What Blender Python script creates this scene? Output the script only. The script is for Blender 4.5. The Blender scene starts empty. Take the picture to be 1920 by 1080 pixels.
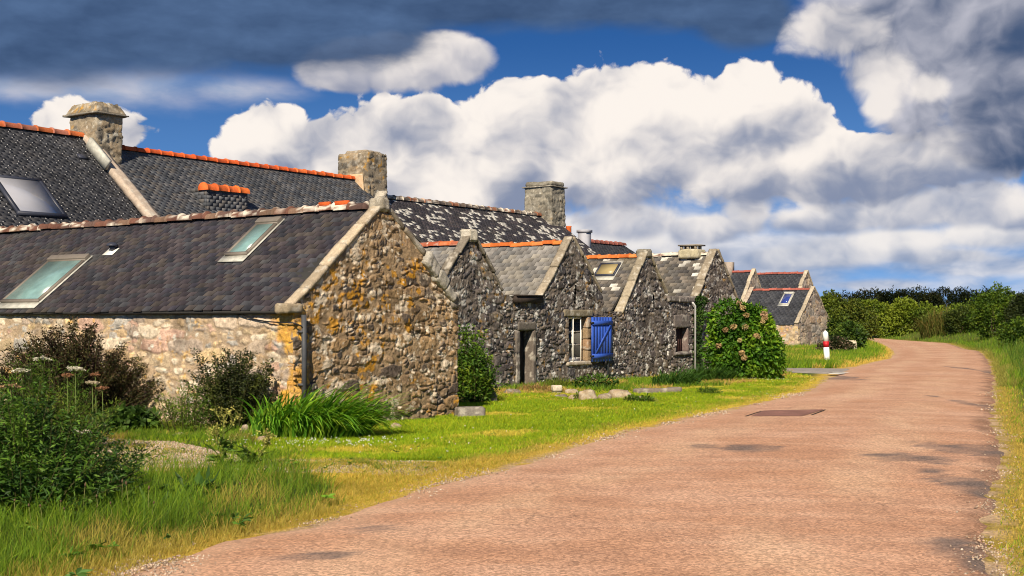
import bpy, math, random
import numpy as np
from mathutils import Vector

# ------------------------------------------------------------------ camera, sun, sky, exposure
SC = bpy.context.scene
COL = SC.collection
F, CX, HZ, EYE = 2450.0, 960.0, 600.0, 1.75      # focal length in photo pixels, principal column, horizon row, eye height
cam = bpy.data.cameras.new("camera")
cam.sensor_width = 36.0
cam.lens = F / 1920 * 36
cam.shift_y = 60 / 1920
cam.clip_start = 0.1
cam.clip_end = 6000
camo = bpy.data.objects.new("camera", cam)
camo.location = (0, 0, EYE)
camo.rotation_euler = (math.radians(90), 0, 0)
COL.objects.link(camo)
SC.camera = camo
SC.view_settings.view_transform = 'Standard'
SC.view_settings.look = 'None'
SC.view_settings.gamma = 1.0
SC.view_settings.use_curve_mapping = False
SC.view_settings.exposure = 0.55

UX, UY = 0.5786, 0.8156                             # along the lane (receding)
SUN_AZ_OFF, SUN_EL = math.radians(24), math.radians(36)
sx = -math.cos(SUN_AZ_OFF) * UX + math.sin(SUN_AZ_OFF) * UY
sy = -math.cos(SUN_AZ_OFF) * UY - math.sin(SUN_AZ_OFF) * UX
SUND = Vector((sx * math.cos(SUN_EL), sy * math.cos(SUN_EL), math.sin(SUN_EL)))
sun = bpy.data.lights.new("sun", 'SUN')
sun.energy = 5.0
sun.angle = math.radians(0.5)
sun.color = (1.0, 0.86, 0.66)
suno = bpy.data.objects.new("sun", sun)
suno.rotation_euler = SUND.to_track_quat('Z', 'Y').to_euler()
suno.location = (0, 0, 60)
COL.objects.link(suno)


class NT:
    """small helper to write node trees"""
    def __init__(s, tree):
        s.t = tree; s.n = tree.nodes; s.l = tree.links

    def new(s, typ, **kw):
        nd = s.n.new(typ)
        for k, v in kw.items():
            setattr(nd, k, v)
        return nd

    def put(s, sock, v):
        if hasattr(v, 'is_output'):
            s.l.new(v, sock)
        elif v is not None:
            if hasattr(sock.default_value, '__len__') and not hasattr(v, '__len__'):
                v = [v] * len(sock.default_value)
            if hasattr(v, '__len__') and len(v) == 3 and len(sock.default_value) == 4:
                v = (*v, 1)
            sock.default_value = v

    def m(s, op, a, b=None, c=None, clamp=False):
        nd = s.new('ShaderNodeMath', operation=op, use_clamp=clamp)
        for i, v in enumerate((a, b, c)):
            if v is not None:
                s.put(nd.inputs[i], v)
        return nd.outputs[0]

    def vm(s, op, a, b=None, out=0):
        nd = s.new('ShaderNodeVectorMath', operation=op)
        s.put(nd.inputs[0], a)
        if b is not None:
            s.put(nd.inputs[3 if op == 'SCALE' else 1], b)
        return nd.outputs[out]

    def mix(s, f, a, b, typ='MIX'):
        nd = s.new('ShaderNodeMix', data_type='RGBA', blend_type=typ)
        s.put(nd.inputs[0], f); s.put(nd.inputs[6], a); s.put(nd.inputs[7], b)
        return nd.outputs[2]

    def ramp(s, v, lo, hi, a=0.0, b=1.0, smooth=True):
        nd = s.new('ShaderNodeMapRange', interpolation_type='SMOOTHSTEP' if smooth else 'LINEAR')
        s.put(nd.inputs[0], v); s.put(nd.inputs[1], lo); s.put(nd.inputs[2], hi)
        s.put(nd.inputs[3], a); s.put(nd.inputs[4], b)
        return nd.outputs[0]

    def noise(s, vec, scale, detail=4, rough=0.55, dist=0.0, out=0):
        nd = s.new('ShaderNodeTexNoise')
        if vec is not None:
            s.put(nd.inputs['Vector'], vec)
        nd.inputs['Scale'].default_value = scale
        nd.inputs['Detail'].default_value = detail
        nd.inputs['Roughness'].default_value = rough
        nd.inputs['Distortion'].default_value = dist
        return nd.outputs[out]


world = bpy.data.worlds.new("World")
SC.world = world
world.use_nodes = True


def build_sky():
    t = world.node_tree
    t.nodes.clear()
    k = NT(t)
    gen = k.new('ShaderNodeTexCoord').outputs['Generated']
    sep = k.new('ShaderNodeSeparateXYZ'); k.put(sep.inputs[0], gen)
    x, y, z = sep.outputs
    # azimuth and elevation of the looking direction
    az = k.m('MULTIPLY', k.m('ARCTAN2', x, y), F / 1000)
    el = k.m('MULTIPLY', k.m('ARCSINE', z), F / 1000)
    cb = k.new('ShaderNodeCombineXYZ'); k.put(cb.inputs[0], az); k.put(cb.inputs[1], el)
    P = cb.outputs[0]

    def tex(p, scale, detail, rough=0.56, out=0):
        nd = k.new('ShaderNodeTexNoise', noise_dimensions='2D')
        k.put(nd.inputs['Vector'], p)
        nd.inputs['Scale'].default_value = scale
        nd.inputs['Detail'].default_value = detail
        nd.inputs['Roughness'].default_value = rough
        return nd.outputs[out]

    def puffs(p, scale):
        vo = k.new('ShaderNodeTexVoronoi', feature='SMOOTH_F1', voronoi_dimensions='2D')
        k.put(vo.inputs['Vector'], p)
        vo.inputs['Scale'].default_value = scale
        vo.inputs['Smoothness'].default_value = 0.3
        return k.m('SUBTRACT', 0.45, vo.outputs['Distance'])

    def ang(px, py):
        dx, dz = (px - CX) / F, (HZ - py) / F
        return math.atan(dx) * F / 1000, math.asin(dz / math.sqrt(1 + dx * dx + dz * dz)) * F / 1000

    def shape(p, blobs, S=None):
        for (cx, cy, rx, ry) in blobs:
            a, e = ang(cx, cy)
            d = k.vm('LENGTH', k.vm('MULTIPLY', k.vm('SUBTRACT', p, (a, e, 0)), (1000 / rx, 1000 / ry, 1)), out=1)
            b = k.m('SUBTRACT', 1.0, d)
            S = b if S is None else k.m('SMOOTH_MAX', S, b, 0.25)
        return S

    # shared turbulence: cauliflower relief for the cumulus, long soft rolls for the sheets
    LOFF = (-0.020, 0.034, 0)
    warp = k.vm('SCALE', k.vm('SUBTRACT', tex(P, 6.0, 3, 0.6, out=1), (0.5, 0.5, 0.5)), 0.085)
    Q = k.vm('ADD', k.vm('MULTIPLY', P, (1.0, 1.2, 1)), warp)
    QL = k.vm('ADD', Q, LOFF)

    def cumulus(q, det):
        n = k.m('SUBTRACT', tex(q, 4.2, det, 0.655), 0.5)
        return k.m('ADD', k.m('MULTIPLY', n, 1.0), k.m('ADD', k.m('ADD', k.m('MULTIPLY', puffs(q, 8.0), 0.40), k.m('MULTIPLY', puffs(q, 19.0), 0.22)), k.m('MULTIPLY', puffs(q, 46.0), 0.15)))
    nC, nCl = cumulus(Q, 9), cumulus(QL, 8)
    relief = k.m('SUBTRACT', nC, nCl)
    R = k.vm('ADD', k.vm('MULTIPLY', P, (1.0, 2.6, 1)), k.vm('SCALE', warp, 0.7))
    nS = k.m('SUBTRACT', tex(R, 2.6, 6, 0.55), 0.5)
    nSl = k.m('SUBTRACT', tex(k.vm('ADD', R, (-0.02, 0.06, 0)), 2.6, 5, 0.55), 0.5)
    reliefS = k.m('SUBTRACT', nS, nSl)

    # --- blue: a Nishita sky looked up higher than the true elevation (deep polarised blue)
    sky = k.new('ShaderNodeTexSky', sky_type='NISHITA')
    sky.sun_disc = False
    sky.sun_elevation = SUN_EL
    sky.sun_rotation = math.atan2(sx, sy)
    sky.air_density = 1.0
    sky.dust_density = 0.3
    sky.ozone_density = 2.0
    c2 = k.new('ShaderNodeCombineXYZ')
    k.put(c2.inputs[0], x); k.put(c2.inputs[1], y)
    k.put(c2.inputs[2], k.m('ADD', k.m('MULTIPLY', k.m('MAXIMUM', z, 0.0), 1.7), 0.16))
    k.put(sky.inputs[0], k.vm('NORMALIZE', c2.outputs[0]))
    hi = k.ramp(el, 0.28, 0.56)
    blue = k.mix(1.0, sky.outputs[0], k.mix(hi, (0.36, 0.58, 0.80), (0.15, 0.38, 0.66)), 'MULTIPLY')

    def layer(below, S, n, rel, amp, lit, dark, edge, gain, bias, opac=1.0, deep=None, side=None):
        d = k.m('ADD', S, k.m('MULTIPLY', n, amp))
        alpha = k.ramp(d, *edge)
        if opac != 1.0:
            alpha = k.m('MULTIPLY', alpha, opac)
        li = k.m('ADD', k.m('MULTIPLY', rel, gain), bias)
        if side is not None:
            li = k.m('ADD', li, side)
        li = k.ramp(li, -0.22, 1.22)
        if deep is not None:
            li = k.m('MULTIPLY', li, deep)
        return k.mix(alpha, below, k.mix(li, dark, lit))

    lit, grey = (6.7, 6.2, 5.75), (1.65, 1.95, 2.80)

    def body(q):
        n = k.m('SUBTRACT', tex(q, 3.3, 4, 0.52), 0.5)
        return k.m('ADD', k.m('MULTIPLY', n, 1.25), k.m('MULTIPLY', puffs(q, 7.0), 0.55))
    softrel = k.m('SUBTRACT', body(Q), body(k.vm('ADD', Q, (-0.030, 0.052, 0))))
    model = k.m('ADD', k.m('MULTIPLY', softrel, 1.15), k.m('MULTIPLY', relief, 0.52))

    def vgrad(y0, y1):
        """brighter towards the tops of a row of clouds: -0.5 at photo row y0, +0.5 at y1"""
        return k.m('SUBTRACT', k.ramp(el, (HZ - y0) / 1000, (HZ - y1) / 1000, smooth=False), 0.5)

    # thin broken sheets just over the horizon
    lowbase = k.ramp(el, 0.34, 0.16, -1.2, 0.0)
    rightw = k.ramp(az, -0.2, 0.35, -0.15, 0.20)
    low = shape(P, [(1500, 470, 380, 60), (1200, 440, 380, 80), (1100, 480, 300, 70), (800, 440, 260, 70), (1860, 498, 240, 26), (1640, 535, 130, 18), (1400, 520, 260, 36)], k.m('ADD', lowbase, rightw))
    c = layer(blue, low, nS, k.m('ADD', k.m('MULTIPLY', reliefS, 1.5), k.m('MULTIPLY', softrel, 0.3)), 1.7, (5.2, 5.2, 5.5), (1.6, 2.3, 3.7), (-0.25, 0.6), 2.6, 0.50)
    # distant row of flat cumulus
    row1 = shape(P, [(1565, 472, 130, 34), (1470, 486, 120, 26), (1694, 452, 140, 30), (1850, 440, 130, 32), (1290, 478, 110, 30), (1160, 455, 130, 34), (1020, 430, 150, 40), (1760, 480, 120, 18)])
    c = layer(c, row1, nC, model, 0.60, (6.0, 5.75, 5.6), (1.9, 2.4, 3.5), (-0.05, 0.50), 1.3, 0.66, side=vgrad(505, 420))
    row2 = shape(P, [(1400, 392, 50, 48), (1324, 430, 80, 36), (1180, 412, 120, 42), (1694, 398, 150, 40), (1823, 376, 120, 52), (1560, 410, 130, 36), (1900, 400, 80, 36)])
    c = layer(c, row2, nC, model, 0.62, (6.2, 5.85, 5.6), (1.8, 2.2, 3.2), (-0.02, 0.40), 1.3, 0.68, side=vgrad(438, 345))
    # faint cream sheet upper left
    sheet = shape(P, [(50, 165, 190, 32), (240, 165, 280, 60), (430, 170, 170, 36)])
    c = layer(c, sheet, nS, reliefS, 1.1, (5.0, 4.7, 4.9), (2.0, 2.7, 4.0), (-0.1, 0.9), 3.0, 0.55, opac=0.9)
    # great cumulus bank with the small puffs
    main = [(165, 245, 115, 56), (505, 275, 105, 82), (620, 305, 130, 85), (770, 250, 150, 85), (900, 270, 140, 95), (1010, 220, 140, 84), (1160, 205, 140, 98),
            (1285, 235, 120, 84), (1395, 205, 100, 84), (1480, 235, 90, 90), (800, 350, 340, 120), (1120, 310, 340, 110),
            (1430, 310, 230, 95), (1610, 320, 170, 70), (1770, 305, 170, 60)]
    Sm = shape(P, main)
    rightside = k.ramp(az, -0.12, 0.25)
    shade = k.m('MULTIPLY', k.m('ADD', vgrad(400, 190), -0.10), k.ramp(az, -0.35, 0.20, 0.15, 0.95))
    soft = k.ramp(el, 0.20, 0.34, 0.42, 0.12)
    c = layer(c, Sm, nC, model, 0.95, lit, grey, (0.0, soft), 1.45, 0.70, side=shade)
    # lone lit cloud under the dark bank
    lone = shape(P, [(740, 120, 195, 66), (640, 136, 105, 46), (830, 112, 105, 56)])
    c = layer(c, lone, nC, model, 0.42, (6.5, 6.0, 5.6), (1.6, 1.85, 2.7), (0.06, 0.30), 0.9, 0.66, side=vgrad(172, 66))
    # dark slate bank across the top left
    bank = shape(P, [(100, 10, 560, 150), (480, 20, 420, 118), (900, -20, 640, 92), (1280, -30, 300, 95), (1400, 30, 120, 66)])
    c = layer(c, bank, nS, reliefS, 1.0, (0.80, 1.38, 2.55), (0.22, 0.44, 0.98), (-0.06, 0.36), 1.6, 0.42, opac=0.97)
    # grey towers in the upper right with lit shoulders
    tower = shape(P, [(1790, 60, 250, 150), (1890, 170, 170, 140), (1640, 30, 170, 90), (1710, 190, 100, 80), (1900, 270, 110, 60)])
    c = layer(c, tower, k.m('ADD', k.m('MULTIPLY', nC, 0.6), k.m('MULTIPLY', nS, 0.4)), model, 0.9, (3.6, 3.6, 4.1), (0.40, 0.68, 1.35), (0.0, 0.42), 1.5, 0.36, side=k.m('MULTIPLY', k.m('SUBTRACT', 0.62, k.ramp(az, 0.62, 0.95)), 0.5))
    should = shape(P, [(1560, 62, 110, 56), (1640, 140, 84, 68), (1610, 60, 70, 44), (1650, 195, 45, 50), (1745, 165, 45, 34)])
    c = layer(c, should, nC, model, 0.9, (6.3, 5.85, 5.5), (1.5, 1.75, 2.5), (0.0, 0.55), 1.2, 0.62, opac=0.92)
    # dark cloud cover added above the view, unseen, to cut ambient light
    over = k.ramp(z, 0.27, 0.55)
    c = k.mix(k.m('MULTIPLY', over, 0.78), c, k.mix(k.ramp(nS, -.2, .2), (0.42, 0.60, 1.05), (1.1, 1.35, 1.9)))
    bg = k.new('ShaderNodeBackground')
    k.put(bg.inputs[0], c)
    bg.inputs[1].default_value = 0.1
    out = k.new('ShaderNodeOutputWorld')
    k.l.new(bg.outputs[0], out.inputs[0])
    world.cycles.sampling_method = 'NONE'


build_sky()
SC.cycles.filter_width = 1.05
SC.cycles.max_bounces = 4
SC.cycles.diffuse_bounces = 2
SC.cycles.glossy_bounces = 2
SC.cycles.transmission_bounces = 2
SC.cycles.caustics_reflective = False
SC.cycles.caustics_refractive = False

# ------------------------------------------------------------------ numpy helpers
RNG = np.random.default_rng(7)
A0 = np.array([-3.42, 20.4])
U2 = np.array([0.5786, 0.8156])
V2 = np.array([-0.8156, 0.5786])
U3, V3, Z3 = np.array([*U2, 0.0]), np.array([*V2, 0.0]), np.array([0, 0, 1.0])


def W(t, s, h, o=None):
    """house-row coordinates: t along the lane, s away from the lane, h height"""
    t, s, h = np.broadcast_arrays(np.asarray(t, float), np.asarray(s, float), np.asarray(h, float))
    b = A0 if o is None else o
    return np.stack([b[0] + t * U2[0] + s * V2[0], b[1] + t * U2[1] + s * V2[1], h], -1)


def gnd(px, py):
    """point of the flat ground seen at a pixel of the survey photo"""
    y = F * EYE / (py - HZ)
    return np.array([(px - CX) / F * y, y])


def at(px, py, y):
    return np.array([(px - CX) / F * y, y, EYE + (HZ - py) / F * y])


def _hash(ix, iy, iz, seed):
    h = (ix.astype(np.int64) * 374761393 + iy.astype(np.int64) * 668265263 + iz.astype(np.int64) * 2147483647 + seed * 974634541) & 0xFFFFFFFF
    h = ((h ^ (h >> 13)) * 1274126177) & 0xFFFFFFFF
    h = ((h ^ (h >> 16)) * 2246822519) & 0xFFFFFFFF
    h = h ^ (h >> 15)
    return h


def rnd01(h, k=0):
    h = (h * 1664525 + 1013904223 * (k + 1)) & 0xFFFFFFFF
    h = ((h ^ (h >> 15)) * 2246822519) & 0xFFFFFFFF
    h = h ^ (h >> 13)
    return (h & 0xFFFFFF) / float(0xFFFFFF)


def vnoise(p, seed=0):
    p = np.asarray(p, float)
    i = np.floor(p).astype(np.int64); f = p - i
    f = f * f * (3 - 2 * f)
    r = 0
    for dx in (0, 1):
        for dy in (0, 1):
            for dz in (0, 1):
                w = (f[:, 0] if dx else 1 - f[:, 0]) * (f[:, 1] if dy else 1 - f[:, 1]) * (f[:, 2] if dz else 1 - f[:, 2])
                r = r + w * rnd01(_hash(i[:, 0] + dx, i[:, 1] + dy, i[:, 2] + dz, seed))
    return r


def fbm(p, octaves=4, seed=0, rough=0.5):
    p = np.asarray(p, float)
    a, s, tot = 1.0, 0.0, 0.0
    for o in range(octaves):
        s = s + a * vnoise(p * 2.0 ** o + 17.3 * o, seed + o)
        tot += a; a *= rough
    return s / tot


def worley(p, seed=0, jit=(0.8, 0.8, 0.8), pn=2):
    """distance to nearest and second nearest jittered cell point, with the hash of the nearest"""
    p = np.asarray(p, float)
    i = np.floor(p).astype(np.int64)
    n = len(p)
    f1 = np.full(n, 9.0); f2 = np.full(n, 9.0); idh = np.zeros(n, np.int64)
    for dx in (-1, 0, 1):
        for dy in (-1, 0, 1):
            for dz in (-1, 0, 1):
                cx, cy, cz = i[:, 0] + dx, i[:, 1] + dy, i[:, 2] + dz
                h = _hash(cx, cy, cz, seed)
                qx = cx + .5 + (rnd01(h, 1) - .5) * jit[0]
                qy = cy + .5 + (rnd01(h, 2) - .5) * jit[1]
                qz = cz + .5 + (rnd01(h, 3) - .5) * jit[2]
                ex, ey, ez = p[:, 0] - qx, p[:, 1] - qy, p[:, 2] - qz
                d = np.sqrt(ex * ex + ey * ey + ez * ez) if pn == 2 else np.sqrt(np.sqrt(ex ** 4 + ey ** 4 + ez ** 4))
                nearer = d < f1
                f2 = np.where(nearer, f1, np.minimum(f2, d))
                idh = np.where(nearer, h, idh)
                f1 = np.where(nearer, d, f1)
    return f1, f2, idh


def sstep(a, b, x):
    t = np.clip((x - a) / (b - a), 0, 1)
    return t * t * (3 - 2 * t)


def in_poly(P, poly):
    x, y = P[:, 0], P[:, 1]
    r = np.zeros(len(P), bool)
    n = len(poly); j = n - 1
    for i in range(n):
        xi, yi = poly[i]; xj, yj = poly[j]
        c = ((yi > y) != (yj > y)) & (x < (xj - xi) * (y - yi) / (yj - yi + 1e-12) + xi)
        r ^= c
        j = i
    return r


# ------------------------------------------------------------------ object helpers
def wloc(o):
    v = np.zeros(3)
    while o is not None:
        v = v + np.array(o.location); o = o.parent
    return v


def mesh(name, V, faces, mat, parent=None, col=None, smooth=False, loc=None):
    """faces: list of int arrays (m,3)/(m,4). V in world space; the parent's place is taken off."""
    V = np.asarray(V, np.float64).reshape(-1, 3)
    if parent is not None:
        V = V - wloc(parent)
    elif loc is not None:
        V = V - np.asarray(loc)
    me = bpy.data.meshes.new(name)
    faces = [np.asarray(f, np.int32) for f in faces if len(f)]
    nl = sum(f.size for f in faces); nf = sum(len(f) for f in faces)
    me.vertices.add(len(V)); me.loops.add(nl); me.polygons.add(nf)
    me.vertices.foreach_set('co', V.astype(np.float32).ravel())
    me.loops.foreach_set('vertex_index', np.concatenate([f.ravel() for f in faces]).astype(np.int32))
    st, k = [], 0
    for f in faces:
        st.append(np.arange(len(f), dtype=np.int32) * f.shape[1] + k); k += f.size
    me.polygons.foreach_set('loop_start', np.concatenate(st))
    if smooth:
        me.polygons.foreach_set('use_smooth', np.ones(nf, bool))
    if col is not None:
        c = np.ones((len(V), 4), np.float32); c[:, :3] = np.clip(col, 0, 1)
        at_ = me.attributes.new('col', 'FLOAT_COLOR', 'POINT')
        at_.data.foreach_set('color', c.ravel())
    me.update(calc_edges=True)
    me.materials.append(mat)
    o = bpy.data.objects.new(name, me)
    if loc is not None and parent is None:
        o.location = tuple(loc)
    o.parent = parent
    COL.objects.link(o)
    return o


def thing(name, label, cat, loc=(0, 0, 0), group=None):
    o = bpy.data.objects.new(name, None)
    o.empty_display_size = 0.2
    o.location = tuple(float(v) for v in loc)
    COL.objects.link(o)
    return tag(o, label, cat, group)


def tag(o, label=None, cat=None, group=None, kind=None):
    if label: o['label'] = label
    if cat: o['category'] = cat
    if group: o['group'] = group
    if kind: o['kind'] = kind
    return o


class MB:
    """collects shapes with a colour per vertex"""
    def __init__(s):
        s.V, s.F, s.C, s.n = [], [], [], 0

    def add(s, V, faces, col):
        V = np.asarray(V, float).reshape(-1, 3)
        c = np.empty((len(V), 3)); c[:] = col
        s.V.append(V); s.C.append(c)
        for f in faces:
            f = np.asarray(f, np.int32)
            if len(f): s.F.append(f + s.n)
        s.n += len(V)
        return s

    def box(s, o, a, b, c, col):
        """o corner, a b c edge vectors"""
        o, a, b, c = (np.asarray(v, float) for v in (o, a, b, c))
        V = [o, o + a, o + a + b, o + b, o + c, o + a + c, o + a + b + c, o + b + c]
        q = np.array([[0, 3, 2, 1], [4, 5, 6, 7], [0, 1, 5, 4], [1, 2, 6, 5], [2, 3, 7, 6], [3, 0, 4, 7]])
        if np.dot(np.cross(a, b), c) < 0: q = q[:, ::-1]
        return s.add(V, [q], col)

    def tube(s, pts, rad, col, n=8, cap=True):
        pts = np.asarray(pts, float); m = len(pts)
        rad = np.broadcast_to(np.asarray(rad, float), (m,))
        V = []
        for i in range(m):
            d = pts[min(i + 1, m - 1)] - pts[max(i - 1, 0)]
            d = d / (np.linalg.norm(d) + 1e-9)
            e = np.cross(d, [0.3, 0.2, 1.0]) if abs(d[2]) < .9 else np.cross(d, [1.0, 0.1, 0])
            e /= np.linalg.norm(e); g = np.cross(d, e)
            for j in range(n):
                an = 2 * math.pi * j / n
                V.append(pts[i] + rad[i] * (math.cos(an) * e + math.sin(an) * g))
        q = [[i * n + j, i * n + (j + 1) % n, (i + 1) * n + (j + 1) % n, (i + 1) * n + j] for i in range(m - 1) for j in range(n)]
        fs = [np.array(q)]
        if cap:
            V += [pts[0], pts[-1]]
            a, b = m * n, m * n + 1
            fs.append(np.array([[a, (j + 1) % n, j] for j in range(n)] + [[b, (m - 1) * n + j, (m - 1) * n + (j + 1) % n] for j in range(n)]))
        return s.add(V, fs, col)

    def build(s, name, mat, parent=None, smooth=False, loc=None):
        return mesh(name, np.concatenate(s.V), s.F, mat, parent, np.concatenate(s.C), smooth, loc)


def box_part(name, o, a, b, c, mat, parent, bev=0.0):
    ob = MB().box(o, a, b, c, (1, 1, 1)).build(name, mat, parent)
    if bev:
        md = ob.modifiers.new('bevel', 'BEVEL'); md.width = bev; md.segments = 2
    return ob


# ------------------------------------------------------------------ materials
MATS = {}


def mat(name, base=None, rough=0.85, spec=0.3, var=0.0, vscale=8.0, fine=0.0, fscale=60.0, bump=0.0, bscale=60.0, bdist=0.01, metallic=0.0, coat=0.0, trans=0.0, hue=None, detail=6):
    """base None: the colour comes from the mesh's own 'col' attribute; noise varies it, a second noise gives relief"""
    if name in MATS: return MATS[name]
    m = bpy.data.materials.new(name)
    m.use_nodes = True
    t = m.node_tree; t.nodes.clear(); k = NT(t)
    obj = k.new('ShaderNodeTexCoord').outputs['Object']
    if base is None:
        at_ = k.new('ShaderNodeAttribute', attribute_name='col'); c = at_.outputs['Color']
    else:
        rg = k.new('ShaderNodeRGB'); rg.outputs[0].default_value = (*base, 1); c = rg.outputs[0]
    if var:
        n = k.noise(obj, vscale, 4, 0.6)
        f = k.ramp(n, 0.25, 0.75, 1 - var, 1 + var, smooth=False)
        c = k.vm('SCALE', c, f)
    if fine:
        n = k.noise(obj, fscale, 3, 0.6)
        f = k.ramp(n, 0.3, 0.7, 1 - fine, 1 + fine, smooth=False)
        c = k.vm('SCALE', c, f)
    if hue is not None:
        c = k.mix(k.ramp(k.noise(obj, vscale * 0.7, 5, 0.6), 0.5, 0.68), c, hue)
    bs = k.new('ShaderNodeBsdfPrincipled')
    k.put(bs.inputs['Base Color'], c)
    bs.inputs['Roughness'].default_value = rough
    bs.inputs['Specular IOR Level'].default_value = spec
    bs.inputs['Metallic'].default_value = metallic
    bs.inputs['Coat Weight'].default_value = coat
    if bump:
        b = k.new('ShaderNodeBump'); b.inputs['Strength'].default_value = bump; b.inputs['Distance'].default_value = bdist
        k.put(b.inputs['Height'], k.noise(obj, bscale, detail, 0.65))
        k.l.new(b.outputs[0], bs.inputs['Normal'])
    res = bs.outputs[0]
    if trans:
        tr = k.new('ShaderNodeBsdfTranslucent'); k.put(tr.inputs[0], k.vm('MULTIPLY', c, (1.25, 1.25, 0.6)))
        mx = k.new('ShaderNodeMixShader'); mx.inputs[0].default_value = trans
        k.l.new(res, mx.inputs[1]); k.l.new(tr.outputs[0], mx.inputs[2]); res = mx.outputs[0]
    o = k.new('ShaderNodeOutputMaterial'); k.l.new(res, o.inputs[0])
    MATS[name] = m
    return m


M_STONE = mat('rubble stone', rough=0.95, spec=0.12, var=0.2, vscale=14, fine=0.42, fscale=80, bump=1.0, bscale=55, bdist=0.012)
M_SLATE = mat('slate', rough=0.72, spec=0.2, var=0.16, vscale=2.2, fine=0.3, fscale=110, bump=0.3, bscale=90, bdist=0.003)
M_TILE = mat('clay ridge tile', rough=0.85, spec=0.2, var=0.2, vscale=12, fine=0.2, fscale=60, bump=0.5, bscale=60, bdist=0.006)
M_LEAF = mat('leaf', rough=0.55, spec=0.22, trans=0.28)
M_NEEDLE = mat('dark needle', rough=0.9, spec=0.05)
M_GRASS = mat('grass blade', rough=0.6, spec=0.2, trans=0.35)
M_BARK = mat('bark', base=(0.10, 0.075, 0.05), rough=0.95, var=0.4, vscale=30, bump=0.6)
M_GLASS = mat('roof window glass', base=(0.17, 0.29, 0.29), rough=0.25, spec=0.5, var=0.3, vscale=3.5, coat=0.15)
M_GLASS2 = mat('pale roof window glass', base=(0.32, 0.33, 0.38), rough=0.12, spec=0.7, var=0.1, vscale=1.5, coat=0.4)
M_DARKGLASS = mat('window glass', base=(0.012, 0.016, 0.024), rough=0.15, spec=0.25)
M_FRAME = mat('grey roof window frame', base=(0.16, 0.14, 0.12), rough=0.5, var=0.15, vscale=6)
M_FRAMEB = mat('dark blue grey frame', base=(0.035, 0.04, 0.06), rough=0.45, var=0.1)
M_ZINC = mat('weathered zinc flashing', base=(0.42, 0.42, 0.38), rough=0.55, var=0.3, vscale=9)
M_WHITE = mat('white paint', base=(0.78, 0.76, 0.70), rough=0.55, var=0.07, vscale=20, fine=0.06)
M_BLUE = mat('blue shutter paint', base=(0.030, 0.085, 0.42), rough=0.45, spec=0.4, var=0.18, vscale=5, fine=0.10, fscale=40, bump=0.15, bscale=40)
M_DARKWOOD = mat('dark old timber', base=(0.035, 0.026, 0.022), rough=0.9, var=0.4, vscale=12, bump=0.6, bscale=30)
M_PIPE = mat('grey drainpipe', base=(0.06, 0.065, 0.075), rough=0.6, var=0.25, vscale=8)
M_PIPEW = mat('pale drainpipe', base=(0.5, 0.5, 0.5), rough=0.6, var=0.2, vscale=6)
M_CABLE = mat('black cable', base=(0.015, 0.015, 0.017), rough=0.6)
M_RENDER = mat('mortar fillet', rough=0.95, spec=0.15, var=0.2, vscale=9, fine=0.2, fscale=60, bump=0.6, bscale=45, bdist=0.008)
M_PLANK = mat('soffit board', base=(0.05, 0.045, 0.045), rough=0.9, var=0.3)
M_RED = mat('red band paint', base=(0.42, 0.012, 0.02), rough=0.5, var=0.1, vscale=20)
M_BOLLARD = mat('white bollard plastic', base=(0.80, 0.80, 0.80), rough=0.45, var=0.05, vscale=15)
M_FLOWER = mat('flower', rough=0.8, trans=0.2)

# ------------------------------------------------------------------ masonry
CREAM = dict(flush=.55, warp=(.12, .12, .035),  stones=[(.46, .36, .23), (.48, .38, .26), (.42, .34, .26), (.32, .26, .21), (.50, .38, .22), (.46, .31, .24), (.33, .31, .28), (.42, .31, .19), (.56, .48, .37)],
             mortar=(.36, .275, .19), orange=(.56, .32, .06), orange_amt=0.06, white=(.58, .55, .48), white_amt=0.16, dark_amt=0.16)
OCHRE = dict(flush=.8, stones=[(.235, .175, .115), (.17, .135, .10), (.28, .205, .125), (.095, .083, .078), (.30, .225, .14), (.20, .16, .12), (.07, .066, .068), (.24, .185, .13), (.13, .115, .105)],
             mortar=(.27, .215, .15), orange=(.42, .23, .025), orange_amt=0.30, white=(.56, .54, .49), white_amt=0.62, dark_amt=0.18)
DARK = dict(flush=.45, stones=[(.125, .108, .095), (.16, .135, .115), (.09, .08, .078), (.105, .09, .09), (.14, .12, .11), (.075, .07, .075), (.18, .15, .12)],
            mortar=(.135, .115, .10), orange=(.34, .19, .04), orange_amt=0.07, white=(.58, .57, .54), white_amt=0.60, dark_amt=0.22)
PALE = dict(stones=[(.34, .27, .21), (.26, .21, .18), (.40, .33, .25), (.30, .27, .24), (.20, .16, .14), (.38, .28, .20)],
            mortar=(.40, .35, .30), orange=(.45, .27, .07), orange_amt=0.10, white=(.50, .48, .44), white_amt=0.12, dark_amt=0.15)
CHIM = dict(stones=[(.24, .20, .145), (.18, .155, .12), (.28, .22, .15), (.14, .125, .105), (.30, .25, .18)],
            mortar=(.27, .225, .165), orange=(.40, .22, .04), orange_amt=0.16, white=(.50, .48, .42), white_amt=0.28, dark_amt=0.2)


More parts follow.
